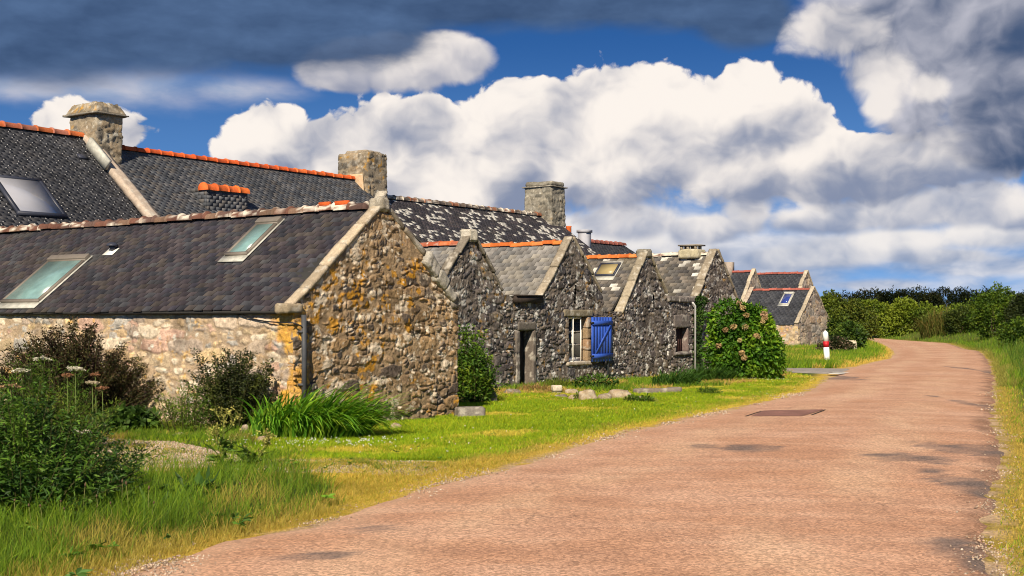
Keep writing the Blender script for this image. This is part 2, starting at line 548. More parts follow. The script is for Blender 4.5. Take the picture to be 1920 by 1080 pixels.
def masonry(p, pal, size=(.36, .36, .19), seed=0, joint=0.16):
    """p (n,3) in row coordinates (t,s,h): height of the stone face and its colour"""
    n3 = np.stack([vnoise(p * 3.1, seed + 50), vnoise(p * 3.1 + 9, seed + 51), vnoise(p * 3.1 + 23, seed + 52)], -1) - .5
    n4 = np.stack([vnoise(p * 11, seed + 53), vnoise(p * 11 + 9, seed + 54), vnoise(p * 11 + 23, seed + 55)], -1) - .5
    q = (p + n3 * np.array(pal.get('warp', (.15, .15, .09))) + n4 * 0.035) / np.array(size)
    f1, f2, h = worley(q, seed, (0.95, 0.95, 0.66), 4)
    # now and then one big block in place of several small stones
    b1, b2, hb = worley(q / np.array((2.1, 2.1, 1.75)) + 3.3, seed + 200, (0.9, 0.9, 0.6), 4)
    gb = (b2 - b1) * 2.0
    isb = rnd01(hb, 9) < pal.get('blocks', .34)
    f1, h = np.where(isb, b1, f1), np.where(isb, hb, h)
    g = np.where(isb, gb, np.minimum(f2 - f1, gb * 1.3)) + (vnoise(p * 26, seed + 60) - .5) * .10
    face = sstep(0.02, joint + 0.06, g)
    bulge = 1 - np.clip(f1, 0, 1) ** 2
    fb = fbm(p * 9, 4, seed + 3, 0.6)
    ht = face * (0.40 + 0.60 * rnd01(h, 6)) * (0.85 + 0.15 * bulge) + (fb - .5) * 0.75 + (fbm(p * 30, 3, seed + 8, .6) - .5) * 0.5
    S = np.array(pal['stones'])
    c = S[(rnd01(h, 4) * len(S) * 0.999).astype(int)]
    c = c * (0.78 + 0.44 * rnd01(h, 5))[:, None]
    c = c * (0.45 + 1.1 * fbm(p * 16, 4, seed + 21, 0.65))[:, None]
    mort = np.array(pal['mortar']) * (0.8 + 0.4 * fbm(p * 8, 3, seed + 9))[:, None]
    fl = pal.get('flush', .5)
    jw = joint * (0.5 + 1.5 * fl * fbm(p * 4, 3, seed + 14))
    mk = (1 - sstep(jw * .6, jw * 1.1 + .02, g)) * sstep(0.62 - .4 * fl, 0.70 - .4 * fl, fbm(p * 2.6, 4, seed + 12, .6))
    ht = ht * (1 - .75 * mk) + .75 * mk * (.34 + .5 * (fb - .5))
    c = c * (1 - mk[:, None]) + mort * mk[:, None]
    # weathering stains with their own outlines: black crust, orange and white lichen
    dk = sstep(0.56, 0.66, fbm(p * 2.3, 5, seed + 31, 0.6)) * pal['dark_amt'] * 3
    c = c * (1 - 0.6 * np.clip(dk, 0, 1))[:, None]
    om = sstep(0.50, 0.60, fbm(p * 1.1, 3, seed + 33)) * 0.7 + 0.3
    of = fbm(p * 7.5, 4, seed + 35, 0.6)
    oo = sstep(0.66 - 0.28 * pal['orange_amt'] - .02, 0.70 - 0.28 * pal['orange_amt'] + .04, of * (0.75 + 0.25 * om)) * sstep(0.0, 0.1, pal['orange_amt'])
    oc = np.array(pal['orange']) * (0.65 + 0.7 * fbm(p * 22, 2, seed + 36))[:, None]
    c = c * (1 - 0.85 * oo[:, None]) + oc * 0.85 * oo[:, None]
    wq = (p + n4 * 0.05) / np.array([.10, .10, .085])
    w1, w2, wh = worley(wq, seed + 77, (1, 1, 1))
    wr = (rnd01(wh, 7) - (1 - pal['white_amt'] * 0.55)) / (pal['white_amt'] * 0.55 + 1e-6)
    wm = sstep(0.30, 0.55, fbm(p * 1.7, 3, seed + 41))
    rad = np.where(wr > 0, 0.22 + 0.34 * rnd01(wh, 8), -1) * (0.5 + 0.6 * wm)
    ww = sstep(0.0, 0.10, rad - w1 + 0.35 * (fbm(p * 40, 2, seed + 43) - .5))
    w3 = sstep(0.60, 0.66, fbm(p * 5.5, 5, seed + 47, 0.62)) * pal['white_amt'] * 1.4
    ww = np.clip(np.maximum(ww, w3), 0, 1)
    wc = np.array(pal['white']) * (0.7 + 0.5 * fbm(p * 30, 2, seed + 44))[:, None]
    c = c * (1 - 0.9 * ww[:, None]) + wc * 0.9 * ww[:, None]
    return ht, c


def wall_panel(name, o, along, length, s0, t0, normal, topf, pal, parent, res=0.02, depth=0.045, seed=0, hole=None, size=(.36, .36, .19), quoin=None, thick=0.35, tint=None, joint=0.16):
    """rubble wall face. o: origin of row coords; along 't' or 's'; outward normal (3,); top profile topf(a); hole: list of (a0,a1,h0,h1)"""
    na = max(2, int(length / res) + 1)
    a = np.linspace(0, length, na)
    if hole:
        for (a_, b_, _, _) in hole:
            for v in (a_, b_):
                a[np.argmin(abs(a - v))] = v
    top = topf(a)
    nh = max(2, int(top.max() / res) + 1)
    fr = np.linspace(0, 1, nh)
    H = fr[:, None] * top[None, :]
    if hole:
        for (a_, b_, h0, h1) in hole:
            cols = np.where((a >= a_ - 1e-6) & (a <= b_ + 1e-6))[0]
            for cidx in cols:
                for v in (h0, h1):
                    H[np.argmin(abs(H[:, cidx] - v)), cidx] = v
    A = np.broadcast_to(a[None, :], H.shape)
    if along == 't':
        p = np.stack([A + t0, np.full_like(A, s0), H], -1).reshape(-1, 3)
    else:
        p = np.stack([np.full_like(A, t0), A + s0, H], -1).reshape(-1, 3)
    ht, c = masonry(p, pal, size, seed, joint)
    if quoin is not None:
        ht, c = quoin(p, ht, c)
    if tint is not None:
        c = c * np.array(tint)
    P = W(p[:, 0], p[:, 1], p[:, 2], o) + np.asarray(normal)[None, :] * ((ht - 0.35) * depth)[:, None]
    idx = np.arange(nh * na).reshape(nh, na)
    q = np.stack([idx[:-1, :-1], idx[:-1, 1:], idx[1:, 1:], idx[1:, :-1]], -1)
    if hole:
        ca = (A[:-1, :-1] + A[:-1, 1:]) / 2
        ch = (H[:-1, :-1] + H[1:, 1:] + H[1:, :-1] + H[:-1, 1:]) / 4
        keep = np.ones(ca.shape, bool)
        for (a_, b_, h0, h1) in hole:
            keep &= ~((ca > a_) & (ca < b_) & (ch > h0) & (ch < h1))
        q = q[keep]
    q = q.reshape(-1, 4)
    # return of the wall's thickness all round
    rim = np.concatenate([idx[0, :], idx[1:, -1], idx[-1, -2::-1], idx[-2:0:-1, 0]])
    nb = len(P)
    P2 = P[rim] - np.asarray(normal)[None, :] * thick
    r2 = nb + np.arange(len(rim))
    side = np.stack([rim, r2, np.roll(r2, -1), np.roll(rim, -1)], -1)
    tdir = (U3 if along == 't' else V3)
    if np.dot(np.cross(tdir, Z3), np.asarray(normal)) < 0:
        q = q[:, ::-1]; side = side[:, ::-1]
    return mesh(name, np.concatenate([P, P2]), [q, side], M_STONE, parent, np.concatenate([c, c[rim]]), smooth=False)


def rough_box(mb, o, a, b, c, res=0.04, amp=0.02, pal=None, col=(.3, .25, .2), seed=0, size=(.28, .28, .17), depth=0.035, rnd=0.15, top_fn=None, colvar=0.5):
    """box with broken faces: a b c edge vectors from corner o; pal gives it coursed masonry, else one stone with noise"""
    o, a, b, c = (np.asarray(v, float) for v in (o, a, b, c))
    L = [np.linalg.norm(v) for v in (a, b, c)]
    n = [max(2, int(l / res)) for l in L]
    seen, V, Fq = {}, [], []
    def vid(i, j, k):
        key = (i, j, k)
        if key not in seen:
            seen[key] = len(V); V.append(key)
        return seen[key]
    for (d, v) in [(0, 0), (0, n[0]), (1, 0), (1, n[1]), (2, 0), (2, n[2])]:
        e, f = [x for x in range(3) if x != d]
        for i in range(n[e]):
            for j in range(n[f]):
                def mk(ii, jj):
                    kk = [0, 0, 0]; kk[d] = v; kk[e] = ii; kk[f] = jj
                    return vid(*kk)
                q = [mk(i, j), mk(i + 1, j), mk(i + 1, j + 1), mk(i, j + 1)]
                flip = (v == 0) ^ (d == 1)
                Fq.append(q[::-1] if flip else q)
    K = np.array(V, float) / np.array(n)
    P = o + K[:, :1] * a + K[:, 1:2] * b + K[:, 2:] * c
    ctr = o + (a + b + c) / 2
    if np.dot(np.cross(a, b), c) < 0:
        Fq = [f[::-1] for f in Fq]
    # outward direction, rounding at the edges
    D = (K - .5) * 2
    nrm = np.sign(D) * (np.abs(D) > 0.999)
    N = nrm[:, :1] * a / L[0] + nrm[:, 1:2] * b / L[1] + nrm[:, 2:] * c / L[2]
    N = N / (np.linalg.norm(N, axis=1, keepdims=True) + 1e-9)
    ne = (np.abs(nrm).sum(1) - 1)
    P = P - N * (ne * rnd * min(L))[:, None]
    if pal is not None:
        rp = np.stack([P @ U3, P @ V3, P[:, 2]], -1)
        ht, cc = masonry(rp, pal, size, seed)
        P = P + N * ((ht - .4) * depth)[:, None]
    else:
        n1 = fbm(P * 5.5, 4, seed, 0.55) - .5
        n2 = fbm(P * 2.2, 2, seed + 5) - .5
        P = P + N * ((n1 * 1.6 + n2 * 1.6) * amp)[:, None]
        cc = np.array(col) * (1 - colvar / 2 + colvar * fbm(P * 9, 4, seed + 9, 0.6))[:, None]
        wl = sstep(0.56, 0.64, fbm(P * 8, 4, seed + 19, 0.6))
        cc = cc * (1 - .6 * wl[:, None]) + np.array((.50, .47, .41)) * .6 * wl[:, None]
    if top_fn is not None:
        P = top_fn(P, K)
    mb.add(P, [np.array(Fq)], cc)
    return mb


def boulder(name, ctr, r, label, col, seed, group=None, pal_white=0.3, cat='stone'):
    """a weathered field stone resting on the ground"""
    n, m = 18, 26
    th = np.linspace(0, math.pi, n); ph = np.linspace(0, 2 * math.pi, m, endpoint=False)
    T, Ph = np.meshgrid(th, ph, indexing='ij')
    D = np.stack([np.sin(T) * np.cos(Ph), np.sin(T) * np.sin(Ph), np.cos(T)], -1).reshape(-1, 3)
    s = 0.75 + 0.55 * fbm(D * 1.3 + seed * 3.7, 3, seed) + 0.16 * (fbm(D * 6 + seed, 3, seed + 2) - .5)
    Dq = np.sign(D) * np.abs(D) ** 0.72                 # blocky
    P = Dq * s[:, None] * np.asarray(r)
    P[:, 2] = np.maximum(P[:, 2], -0.25 * r[2])
    P = P + np.array([ctr[0], ctr[1], r[2] * 0.30])
    c = np.array(col) * (0.55 + 0.9 * fbm(P * 12, 4, seed + 4, 0.6))[:, None]
    wl = sstep(0.52, 0.60, fbm(P * 9, 4, seed + 6, 0.6)) * pal_white
    c = c * (1 - wl[:, None]) + np.array((.52, .49, .43)) * wl[:, None]
    idx = np.arange(n * m).reshape(n, m)
    q = np.stack([idx[:-1], idx[1:], np.roll(idx[1:], -1, 1), np.roll(idx[:-1], -1, 1)], -1).reshape(-1, 4)
    o = mesh(name, P, [q], M_STONE, None, c, smooth=True, loc=(ctr[0], ctr[1], 0))
    return tag(o, label, cat, group)


# ------------------------------------------------------------------ roofs
def slates(name, P0, A, D, N, L, S, w, e, pal, parent, seed=0, sag=0.015, white=0.0, wcol=(.60, .58, .53), hooks=False, skew=0.0, th=0.007, clipf=None, moss=0.0, jitter=0.012, crisp=0.25):
    """courses of single slates. P0 start of ridge, A along it, D down the slope, N out of it"""
    rng = np.random.default_rng(seed)
    A, D, N, P0 = (np.asarray(v, float) for v in (A, D, N, P0))
    rows = int(S / e) + 1
    X0, X1, Y0, Y1 = [], [], [], []
    for r in range(rows):
        ylo = S - r * e
        nx = int(L / w) + 2
        xs = (np.arange(nx + 1) - (0.5 if r % 2 else 0.0)) * w + rng.normal(0, w * 0.05, nx + 1)
        a, b = xs[:-1] + 0.0045, xs[1:] - 0.0045
        a, b = np.clip(a, 0, L), np.clip(b, 0, L)
        k = b - a > 0.02
        a, b = a[k], b[k]
        X0.append(a); X1.append(b)
        lo = ylo + rng.normal(0, jitter * 0.5, len(a)) + jitter * 0.8 * (fbm(np.stack([a * 0.6, np.full_like(a, r * 0.2), 0 * a], -1), 2, seed) - .5)
        Y1.append(np.minimum(lo, S + 0.01))
        Y0.append(np.maximum(np.full(len(a), ylo - e * 1.25), 0.0))
    X0, X1, Y0, Y1 = (np.concatenate(v) for v in (X0, X1, Y0, Y1))
    k = Y1 - Y0 > 0.01
    X0, X1, Y0, Y1 = X0[k], X1[k], Y0[k], Y1[k]
    if clipf is not None:
        k = clipf((X0 + X1) / 2, (Y0 + Y1) / 2); X0, X1, Y0, Y1 = X0[k], X1[k], Y0[k], Y1[k]
    n = len(X0)
    lift = rng.random(n) * 0.004 + th
    tw = rng.normal(0, 0.0014, n)
    def pt(x, y, z):
        sg = sag * (fbm(np.stack([x * 0.55, y * 0.7, 0 * x + seed], -1), 2, seed + 1) - .5) * 2
        return P0 + x[:, None] * A + y[:, None] * D + (z + sg)[:, None] * N
    sk = skew * (rng.random(n) - .5)
    V = np.stack([pt(X0, Y0, 0 * X0 + .002), pt(X1, Y0, 0 * X0 + .002), pt(X1, Y1 + sk, lift + tw), pt(X0, Y1, lift - tw),
                  pt(X0, Y1, 0 * X0 - .012), pt(X1, Y1 + sk, 0 * X0 - .012)], 1)
    base = np.arange(n)[:, None] * 6
    q1 = base + np.array([[0, 3, 2, 1]]); q2 = base + np.array([[3, 4, 5, 2]])
    if np.dot(np.cross(A, D), N) > 0: q1, q2 = q1[:, ::-1], q2[:, ::-1]
    tri = np.concatenate([base + np.array([[0, 4, 3]]), base + np.array([[1, 2, 5]])])
    pal = np.array(pal)
    mid = P0 + ((X0 + X1) / 2)[:, None] * A + ((Y0 + Y1) / 2)[:, None] * D
    c = pal[(rng.random(n) * len(pal)).astype(int)] * (1 - crisp + 2 * crisp * rng.random(n))[:, None]
    c = c * (0.75 + 0.5 * fbm(mid * 0.9, 3, seed + 5))[:, None]
    if moss:
        mm = sstep(0.55, 0.7, fbm(mid * 1.4, 3, seed + 15)) * moss
        c = c * (1 - mm[:, None]) + np.array((.22, .19, .10)) * mm[:, None]
    C = np.repeat(c[:, None, :], 6, 1)
    if white:
        thr = rng.random(n) < white * sstep(0.38, 0.62, fbm(mid * 2.4, 3, seed + 25)) * 1.6
        wc = np.array(wcol) * (0.6 + 0.45 * rng.random((n, 1)))
        C = np.where(thr[:, None, None], wc[:, None, :], C)
    Vs, Cs, Fs = V.reshape(-1, 3), C.reshape(-1, 3), [np.concatenate([q1, q2]), tri]
    if hooks:
        kx = np.where(np.arange(n) % 2 == 0)[0]
        hx, hy = (X0[kx] + X1[kx]) / 2, Y1[kx]
        z = 0.017
        hv = np.stack([pt(hx - .011, hy - .022, 0 * hx + z), pt(hx + .011, hy - .022, 0 * hx + z), pt(hx + .011, hy + .012, 0 * hx + z), pt(hx - .011, hy + .012, 0 * hx + z)], 1)
        b2 = len(Vs) + np.arange(len(kx))[:, None] * 4
        Fs.append(b2 + np.array([[0, 3, 2, 1]]))
        Vs = np.concatenate([Vs, hv.reshape(-1, 3)])
        Cs = np.concatenate([Cs, np.full((len(kx) * 4, 3), 0.5)])
    # boarding under the slates
    o2 = P0 - N * 0.016
    mbv = np.array([o2, o2 + A * L, o2 + A * L + D * S, o2 + D * S])
    mbv = np.concatenate([mbv, mbv - N * 0.06])
    b3 = len(Vs)
    bq = np.array([[0, 1, 2, 3], [7, 6, 5, 4], [0, 4, 5, 1], [1, 5, 6, 2], [2, 6, 7, 3], [3, 7, 4, 0]]) + b3
    Vs = np.concatenate([Vs, mbv]); Cs = np.concatenate([Cs, np.full((8, 3), 0.03)])
    Fs.append(bq)
    return mesh(name, Vs, Fs, M_SLATE, parent, Cs)


def ridge(name, P0, P1, r, tl, cols, parent, seed=0, lichen=0.0, wob=0.01, flip=False, collar=1.18):
    """lapping half-round ridge tiles, each with a raised collar"""
    rng = np.random.default_rng(seed)
    P0, P1 = np.asarray(P0, float), np.asarray(P1, float)
    if flip: P0, P1 = P1, P0
    L = np.linalg.norm(P1 - P0); A = (P1 - P0) / L
    B = np.cross(A, Z3); B /= np.linalg.norm(B)
    n = max(2, int(round(L / tl))); d = L / n
    mb = MB()
    cols = np.array(cols)
    ns = 9
    an = np.linspace(math.radians(-8), math.radians(188), ns)
    for i in range(n):
        base = P0 + A * d * i + Z3 * rng.normal(0, wob * .5) + B * rng.normal(0, wob * .4)
        tilt = rng.normal(0, 0.012)
        xs = np.array([-0.02, 0.02, 0.045, d * 0.5, d + 0.005])
        rr = np.array([r * collar, r * collar * 1.02, r * 1.04, r * 1.0, r * 0.97])
        V = []
        for x, q in zip(xs, rr):
            for a in an:
                V.append(base + A * x + B * q * math.cos(a) + Z3 * (q * math.sin(a) * 0.95 + tilt * x - r * .35))
        V = np.array(V)
        idx = np.arange(len(xs) * ns).reshape(len(xs), ns)
        q = np.stack([idx[:-1, :-1], idx[1:, :-1], idx[1:, 1:], idx[:-1, 1:]], -1).reshape(-1, 4)
        cap = np.array([[idx[0, 0], idx[0, j], idx[0, j + 1]] for j in range(1, ns - 1)])
        c = cols[rng.integers(len(cols))] * (0.8 + 0.4 * rng.random())
        C = np.repeat(c[None], len(V), 0)
        if lichen:
            m_ = sstep(0.57 - .14 * lichen, 0.63 - .14 * lichen, fbm(V * 7, 4, seed + 3, 0.6)) * sstep(.3, .6, fbm(V * 1.2, 2, seed + 4) + .15 * lichen)
            C = C * (1 - m_[:, None]) + np.array((.60, .55, .47)) * m_[:, None]
        mb.add(V, [q, cap], C)
    return mb.build(name, M_TILE, parent, smooth=False)


def roof_window(name, P0, A, D, N, x0, x1, y0, y1, parent, glass, frame, hood=True, proud=0.07, fw=0.06, flash=None, sill=True):
    """skylight lying on a roof slope; x along A, y down D"""
    mk = lambda x, y, z: P0 + A * x + D * y + N * z
    mb = MB()
    w, h = x1 - x0, y1 - y0
    for (x, y, ww, hh) in ((x0, y0, w, fw), (x0, y1 - fw, w, fw), (x0, y0 + fw, fw, h - 2 * fw), (x1 - fw, y0 + fw, fw, h - 2 * fw)):
        mb.box(mk(x, y, 0.0), A * ww, D * hh, N * proud, (1, 1, 1))
    fr = mb.build(name, frame, parent)
    box_part('pane', mk(x0 + fw, y0 + fw, 0.02), A * (w - 2 * fw), D * (h - 2 * fw), N * (proud - 0.035), glass, fr)
    if hood:
        box_part('hood', mk(x0 - 0.01, y0 - 0.11, 0.004), A * (w + 0.02), D * 0.145, N * (proud + 0.025), frame, fr, bev=0.012)
    if flash is not None:
        m2 = MB()
        f = flash
        m2.box(mk(x0 - f, y0 - .13, 0.013), A * (w + 2 * f), D * (h + .13), N * 0.014, (1, 1, 1))
        if sill:
            m2.box(mk(x0 - f, y1, 0.013), A * (w + 2 * f), D * 0.17, N * 0.016, (1, 1, 1))
        m2.build('flashing', M_ZINC, fr)
    return fr


def px_on_plane(px, py, P0, N):
    d = np.array([(px - CX) / F, 1.0, (HZ - py) / F])
    c = np.array([0, 0, EYE])
    k = np.dot(P0 - c, N) / np.dot(d, N)
    return c + d * k

# ------------------------------------------------------------------ houses with their gable to the lane
def unit(v):
    v = np.asarray(v, float); return v / np.linalg.norm(v)


def slope_frame(t0, h0, t1, h1, s0, o=None):
    """frame of a roof slope whose ridge runs along s: P0, A (s), D (down), N, length of slope"""
    P0 = W(t0, s0, h0, o)
    d = (t1 - t0) * U3 + (h1 - h0) * Z3
    S = np.linalg.norm(d); D = d / S
    N = np.cross(V3, D); N = N if N[2] > 0 else -N
    return P0, V3.copy(), D, N, S


def coping(name, pts, s0, s1, thick, parent, o=None, seed=0, col=(.40, .35, .27), amp=0.018, res=0.05, white=True):
    """flat stones laid along a gable edge; pts: (t,h) polyline of the upper surface"""
    mb = MB()
    rng = np.random.default_rng(seed)
    for (ta, ha), (tb, hb) in zip(pts[:-1], pts[1:]):
        L = math.hypot(tb - ta, hb - ha)
        n = max(1, int(round(L / 0.62)))
        for i in range(n):
            f0, f1 = i / n, (i + 1) / n
            p0 = W(ta + (tb - ta) * f0, s0, ha + (hb - ha) * f0, o); p1 = W(ta + (tb - ta) * f1, s0, ha + (hb - ha) * f1, o)
            d = (p1 - p0); dn = unit(d)
            nn = np.cross(V3, dn); nn = nn if nn[2] > 0 else -nn
            j = rng.normal(0, 0.012)
            rough_box(mb, p0 + dn * 0.004 - nn * (thick - j) + V3 * rng.normal(0, .012), d - dn * 0.008, V3 * (s1 - s0), nn * thick, res=res, amp=amp, col=np.array(col) * rng.uniform(.8, 1.15), seed=seed * 31 + i, rnd=0.06)
    return mb.build(name, M_STONE, parent)


def plain_walls(parent, t0, t1, s0, s1, he, o, col, ridge_t=None, ridge_h=None):
    """the walls the lane does not show: rear gable and far side"""
    mb = MB()
    if ridge_t is None: ridge_t, ridge_h = (t0 + t1) / 2, he
    g = [W(t0, s1, 0, o), W(t1, s1, 0, o), W(t1, s1, he, o), W(ridge_t, s1, ridge_h, o), W(t0, s1, he, o)]
    V = np.array(g + [p - V3 * .3 for p in g])
    mb.add(V, [np.array([[0, 4, 2, 1], [5, 6, 7, 9], [0, 1, 6, 5], [1, 2, 7, 6], [4, 0, 5, 9]]), np.array([[4, 3, 2], [7, 8, 9]]), np.array([[2, 3, 8, 7], [3, 4, 9, 8]])], col)
    mb.box(W(t1 - .3, s0 + .36, 0, o), U3 * .29, V3 * (s1 - s0 - .68), Z3 * he, col)
    return mb.build('rear_wall', M_STONE, parent)


# ---- the near house, its long wall in the sun
HA = thing('stone_house', 'nearest stone house with a long dark slate roof, cream side wall and orange lichened gable', 'house', W(2.1, 0, 0))
ga = lambda t: np.minimum(1.97 + t * .815, 3.69 - (t - 2.12) * .74) * np.ones_like(t)


def quoinA(p, ht, c):
    k = (1 - sstep(0.28, 0.62, p[:, 1] + .18 * (vnoise(p * 5, 3) - .5))) * sstep(0.40, 0.52, fbm(p * 2.6, 3, 77) + .10) * (1 - sstep(1.95, 2.2, p[:, 2]))
    oc = np.array((.56, .30, .03)) * (0.6 + 0.7 * fbm(p * 14, 3, 78))[:, None]
    return ht, c * (1 - .8 * k[:, None]) + oc * .8 * k[:, None]


def quoinG(p, ht, c):
    k = (1 - sstep(0.10, 0.40, p[:, 0] + .25 * (vnoise(p * 4, 5) - .5))) * sstep(0.42, 0.55, fbm(p * 3, 3, 79) + .05) * (1 - sstep(1.6, 2.1, p[:, 2]))
    oc = np.array((.50, .27, .03)) * (0.6 + 0.7 * fbm(p * 14, 3, 78))[:, None]
    return ht, c * (1 - .7 * k[:, None]) + oc * .7 * k[:, None]


wall_panel('gable_wall', None, 't', 4.2, 0.0, 0.0, -V3, ga, OCHRE, HA, res=0.016, depth=0.05, seed=11, thick=.13, quoin=quoinG, size=(.215, .215, .125), joint=.18, tint=(1.10, .99, .86))
wall_panel('side_wall', None, 's', 11.9, 0.0, 0.0, -U3, lambda a: np.full_like(a, 1.98), CREAM, HA, res=0.018, depth=0.04, seed=12, quoin=quoinA, size=(.30, .30, .12), joint=0.15)
plain_walls(HA, 0, 4.2, 0, 12.1, 1.95, None, (.2, .16, .12), 2.12, 3.6)
P0, A_, D_, N_, S_ = slope_frame(2.12, 3.66, -0.13, 1.90, 0.16)
SLA = [(.040, .035, .043), (.031, .029, .040), (.050, .042, .047), (.037, .031, .038), (.056, .048, .046), (.027, .028, .036), (.044, .045, .053)]
roofA = slates('roof', P0, A_, D_, N_, 11.9, S_, 0.22, 0.13, SLA, HA, seed=21, sag=0.035, white=0.0, skew=0.012, jitter=0.016, moss=0.05, th=.005, crisp=.22)
PA, AA, DA, NA = P0, A_, D_, N_
P0r, A_r, D_r, N_r, S_r = slope_frame(2.12, 3.66, 4.25, 2.05, 0.16)
slates('rear_roof', P0r, A_r, D_r, N_r, 11.9, S_r, 0.24, 0.16, SLA, HA, seed=22)
ridge('ridge_tiles', W(2.12, 0.32, 3.70), W(2.12, 12.0, 3.70), 0.105, 0.36, [(.12, .055, .04), (.15, .07, .05), (.10, .06, .05), (.16, .10, .07)], roofA, seed=5, lichen=0.05, wob=0.02, collar=1.28)
MB().tube([W(2.10, .75, 3.765), W(2.10, 1.05, 3.768)], .055, (.5, .09, .02), 8).tube([W(2.09, 1.18, 3.77), W(2.09, 1.42, 3.772)], .05, (.5, .09, .02), 8).build('new_ridge_patch', M_TILE, roofA)
coping('coping', [(-.20, 1.91), (0.3, 2.28), (2.08, 3.75)], -0.05, 0.17, 0.075, HA, seed=31, col=(.40, .33, .24), amp=0.02)
coping('coping', [(2.16, 3.77), (3.25, 2.95)], -0.04, 0.18, 0.09, HA, seed=32, col=(.20, .17, .13))
mbk = MB()
rough_box(mbk, W(-.20, -.06, 1.86), U3 * .36, V3 * .26, Z3 * .14, res=.03, amp=.03, col=(.30, .245, .17), seed=3, rnd=.1)
mbk.build('kneeler', M_STONE, HA)
mbk = MB()
dsl = unit(U3 * 1.0 - Z3 * .76); nsl = unit(U3 * .76 + Z3 * 1.0)
rough_box(mbk, W(3.12, -.12, 2.76), dsl * .46, V3 * .36, nsl * .26, res=.026, amp=.07, col=(.36, .34, .30), seed=4, rnd=.12)
rough_box(mbk, W(3.47, -.10, 2.50), dsl * .36, V3 * .34, nsl * .22, res=.026, amp=.07, col=(.38, .36, .31), seed=5, rnd=.12)
rough_box(mbk, W(3.74, -.09, 2.28), dsl * .34, V3 * .34, nsl * .17, res=.026, amp=.06, col=(.33, .31, .27), seed=15, rnd=.12)
rough_box(mbk, W(3.98, -.06, 1.96), U3 * .22, V3 * .34, Z3 * .30, res=.03, amp=.05, col=(.18, .16, .135), seed=6, rnd=.12)
mbk.build('kneeler', M_STONE, HA)
mbk = MB()
rough_box(mbk, W(2.00, -.06, 3.60), U3 * .26, V3 * .28, Z3 * .22, res=.03, amp=.05, col=(.30, .27, .22), seed=7, rnd=.16)
rough_box(mbk, W(2.03, -.02, 3.76), U3 * .16 + Z3 * .03, V3 * .20, Z3 * .17 + U3 * .10, res=.03, amp=.05, col=(.40, .36, .30), seed=8, rnd=.2)
mbk.build('apex_stone', M_STONE, HA)
# eaves board, drainpipe, cable
MB().box(W(-.10, .25, 1.865), V3 * 11.7, U3 * .10, Z3 * .05, (1, 1, 1)).build('eaves_board', M_PLANK, HA)
MB().tube([W(.16, -.085, .35), W(.16, -.085, 1.2), W(.155, -.085, 1.83)], .042, (1, 1, 1), 10).box(W(.10, -.10, .72), U3 * .12, V3 * .12, Z3 * .035, (1, 1, 1)).box(W(.10, -.10, 1.55), U3 * .12, V3 * .12, Z3 * .035, (1, 1, 1)).build('drainpipe', M_PIPE, HA)
cp = [W(-.06, 1.35, 1.87)]
for i in range(1, 12):
    f = i / 11
    cp.append(W(-.055, 1.35 * (1 - f) - .03, 1.87 - .16 * f - .05 * math.sin(math.pi * f)))
cp += [W(.08, -.09, 1.66), W(.19, -.09, 1.58)]
MB().tube(cp, .011, (1, 1, 1), 6).build('cable', M_CABLE, HA)


def rw_from_px(P0, A, D, N, tr, br, width, parent, glass, frame, flash, **kw):
    """roof window placed from the pixels of its right upper and right lower corner"""
    a = px_on_plane(*tr, P0, N) - P0; b = px_on_plane(*br, P0, N) - P0
    xr = (np.dot(a, A) + np.dot(b, A)) / 2
    return roof_window('skylight', P0, A, D, N, xr, xr + width, np.dot(a, D), np.dot(b, D), parent, glass, frame, flash=flash, **kw)


k1 = rw_from_px(PA, AA, DA, NA, (160, 489), (78, 569), 1.18, HA, M_GLASS, M_FRAME, .05)
k1['label'] = 'large skylight with pale green glass near the eaves'
k2 = rw_from_px(PA, AA, DA, NA, (527, 420), (462, 481), .55, HA, M_GLASS, M_FRAME, .04)
k2['label'] = 'small skylight high on the roof near the gable'
vp = px_on_plane(214, 470, PA, NA)
mbv = MB()
n, m = 7, 16
V = []
for i in range(n):
    a = math.pi / 2 * i / (n - 1)
    for j in range(m):
        b = 2 * math.pi * j / m
        V.append(vp + NA * .07 + Z3 * (.03 + .075 * math.cos(a)) + .115 * math.sin(a) * (math.cos(b) * V3 + math.sin(b) * U3))
idx = np.arange(n * m).reshape(n, m)
mbv.add(np.array(V), [np.stack([idx[:-1], idx[1:], np.roll(idx[1:], -1, 1), np.roll(idx[:-1], -1, 1)], -1).reshape(-1, 4)[:, ::-1], np.array([idx[-1]])], (1, 1, 1))
mbv.tube([vp, vp + NA * .1 + Z3 * .02], .055, (1, 1, 1), 12)
cowl = mbv.build('vent_cowl', M_FRAMEB, HA, smooth=False)
MB().box(vp - AA * .13 - DA * .05 + NA * .014, AA * .3, DA * .22, NA * .012, (1, 1, 1)).build('flashing', M_WHITE, cowl)

# ---- the row of small gabled houses set back behind it
SB = 4.8
SLL = [(.20, .19, .175), (.17, .165, .16), (.23, .215, .19), (.15, .15, .15), (.21, .20, .19)]
SLM = [(.12, .11, .10), (.10, .095, .09), (.14, .125, .11), (.09, .085, .085), (.16, .14, .12)]


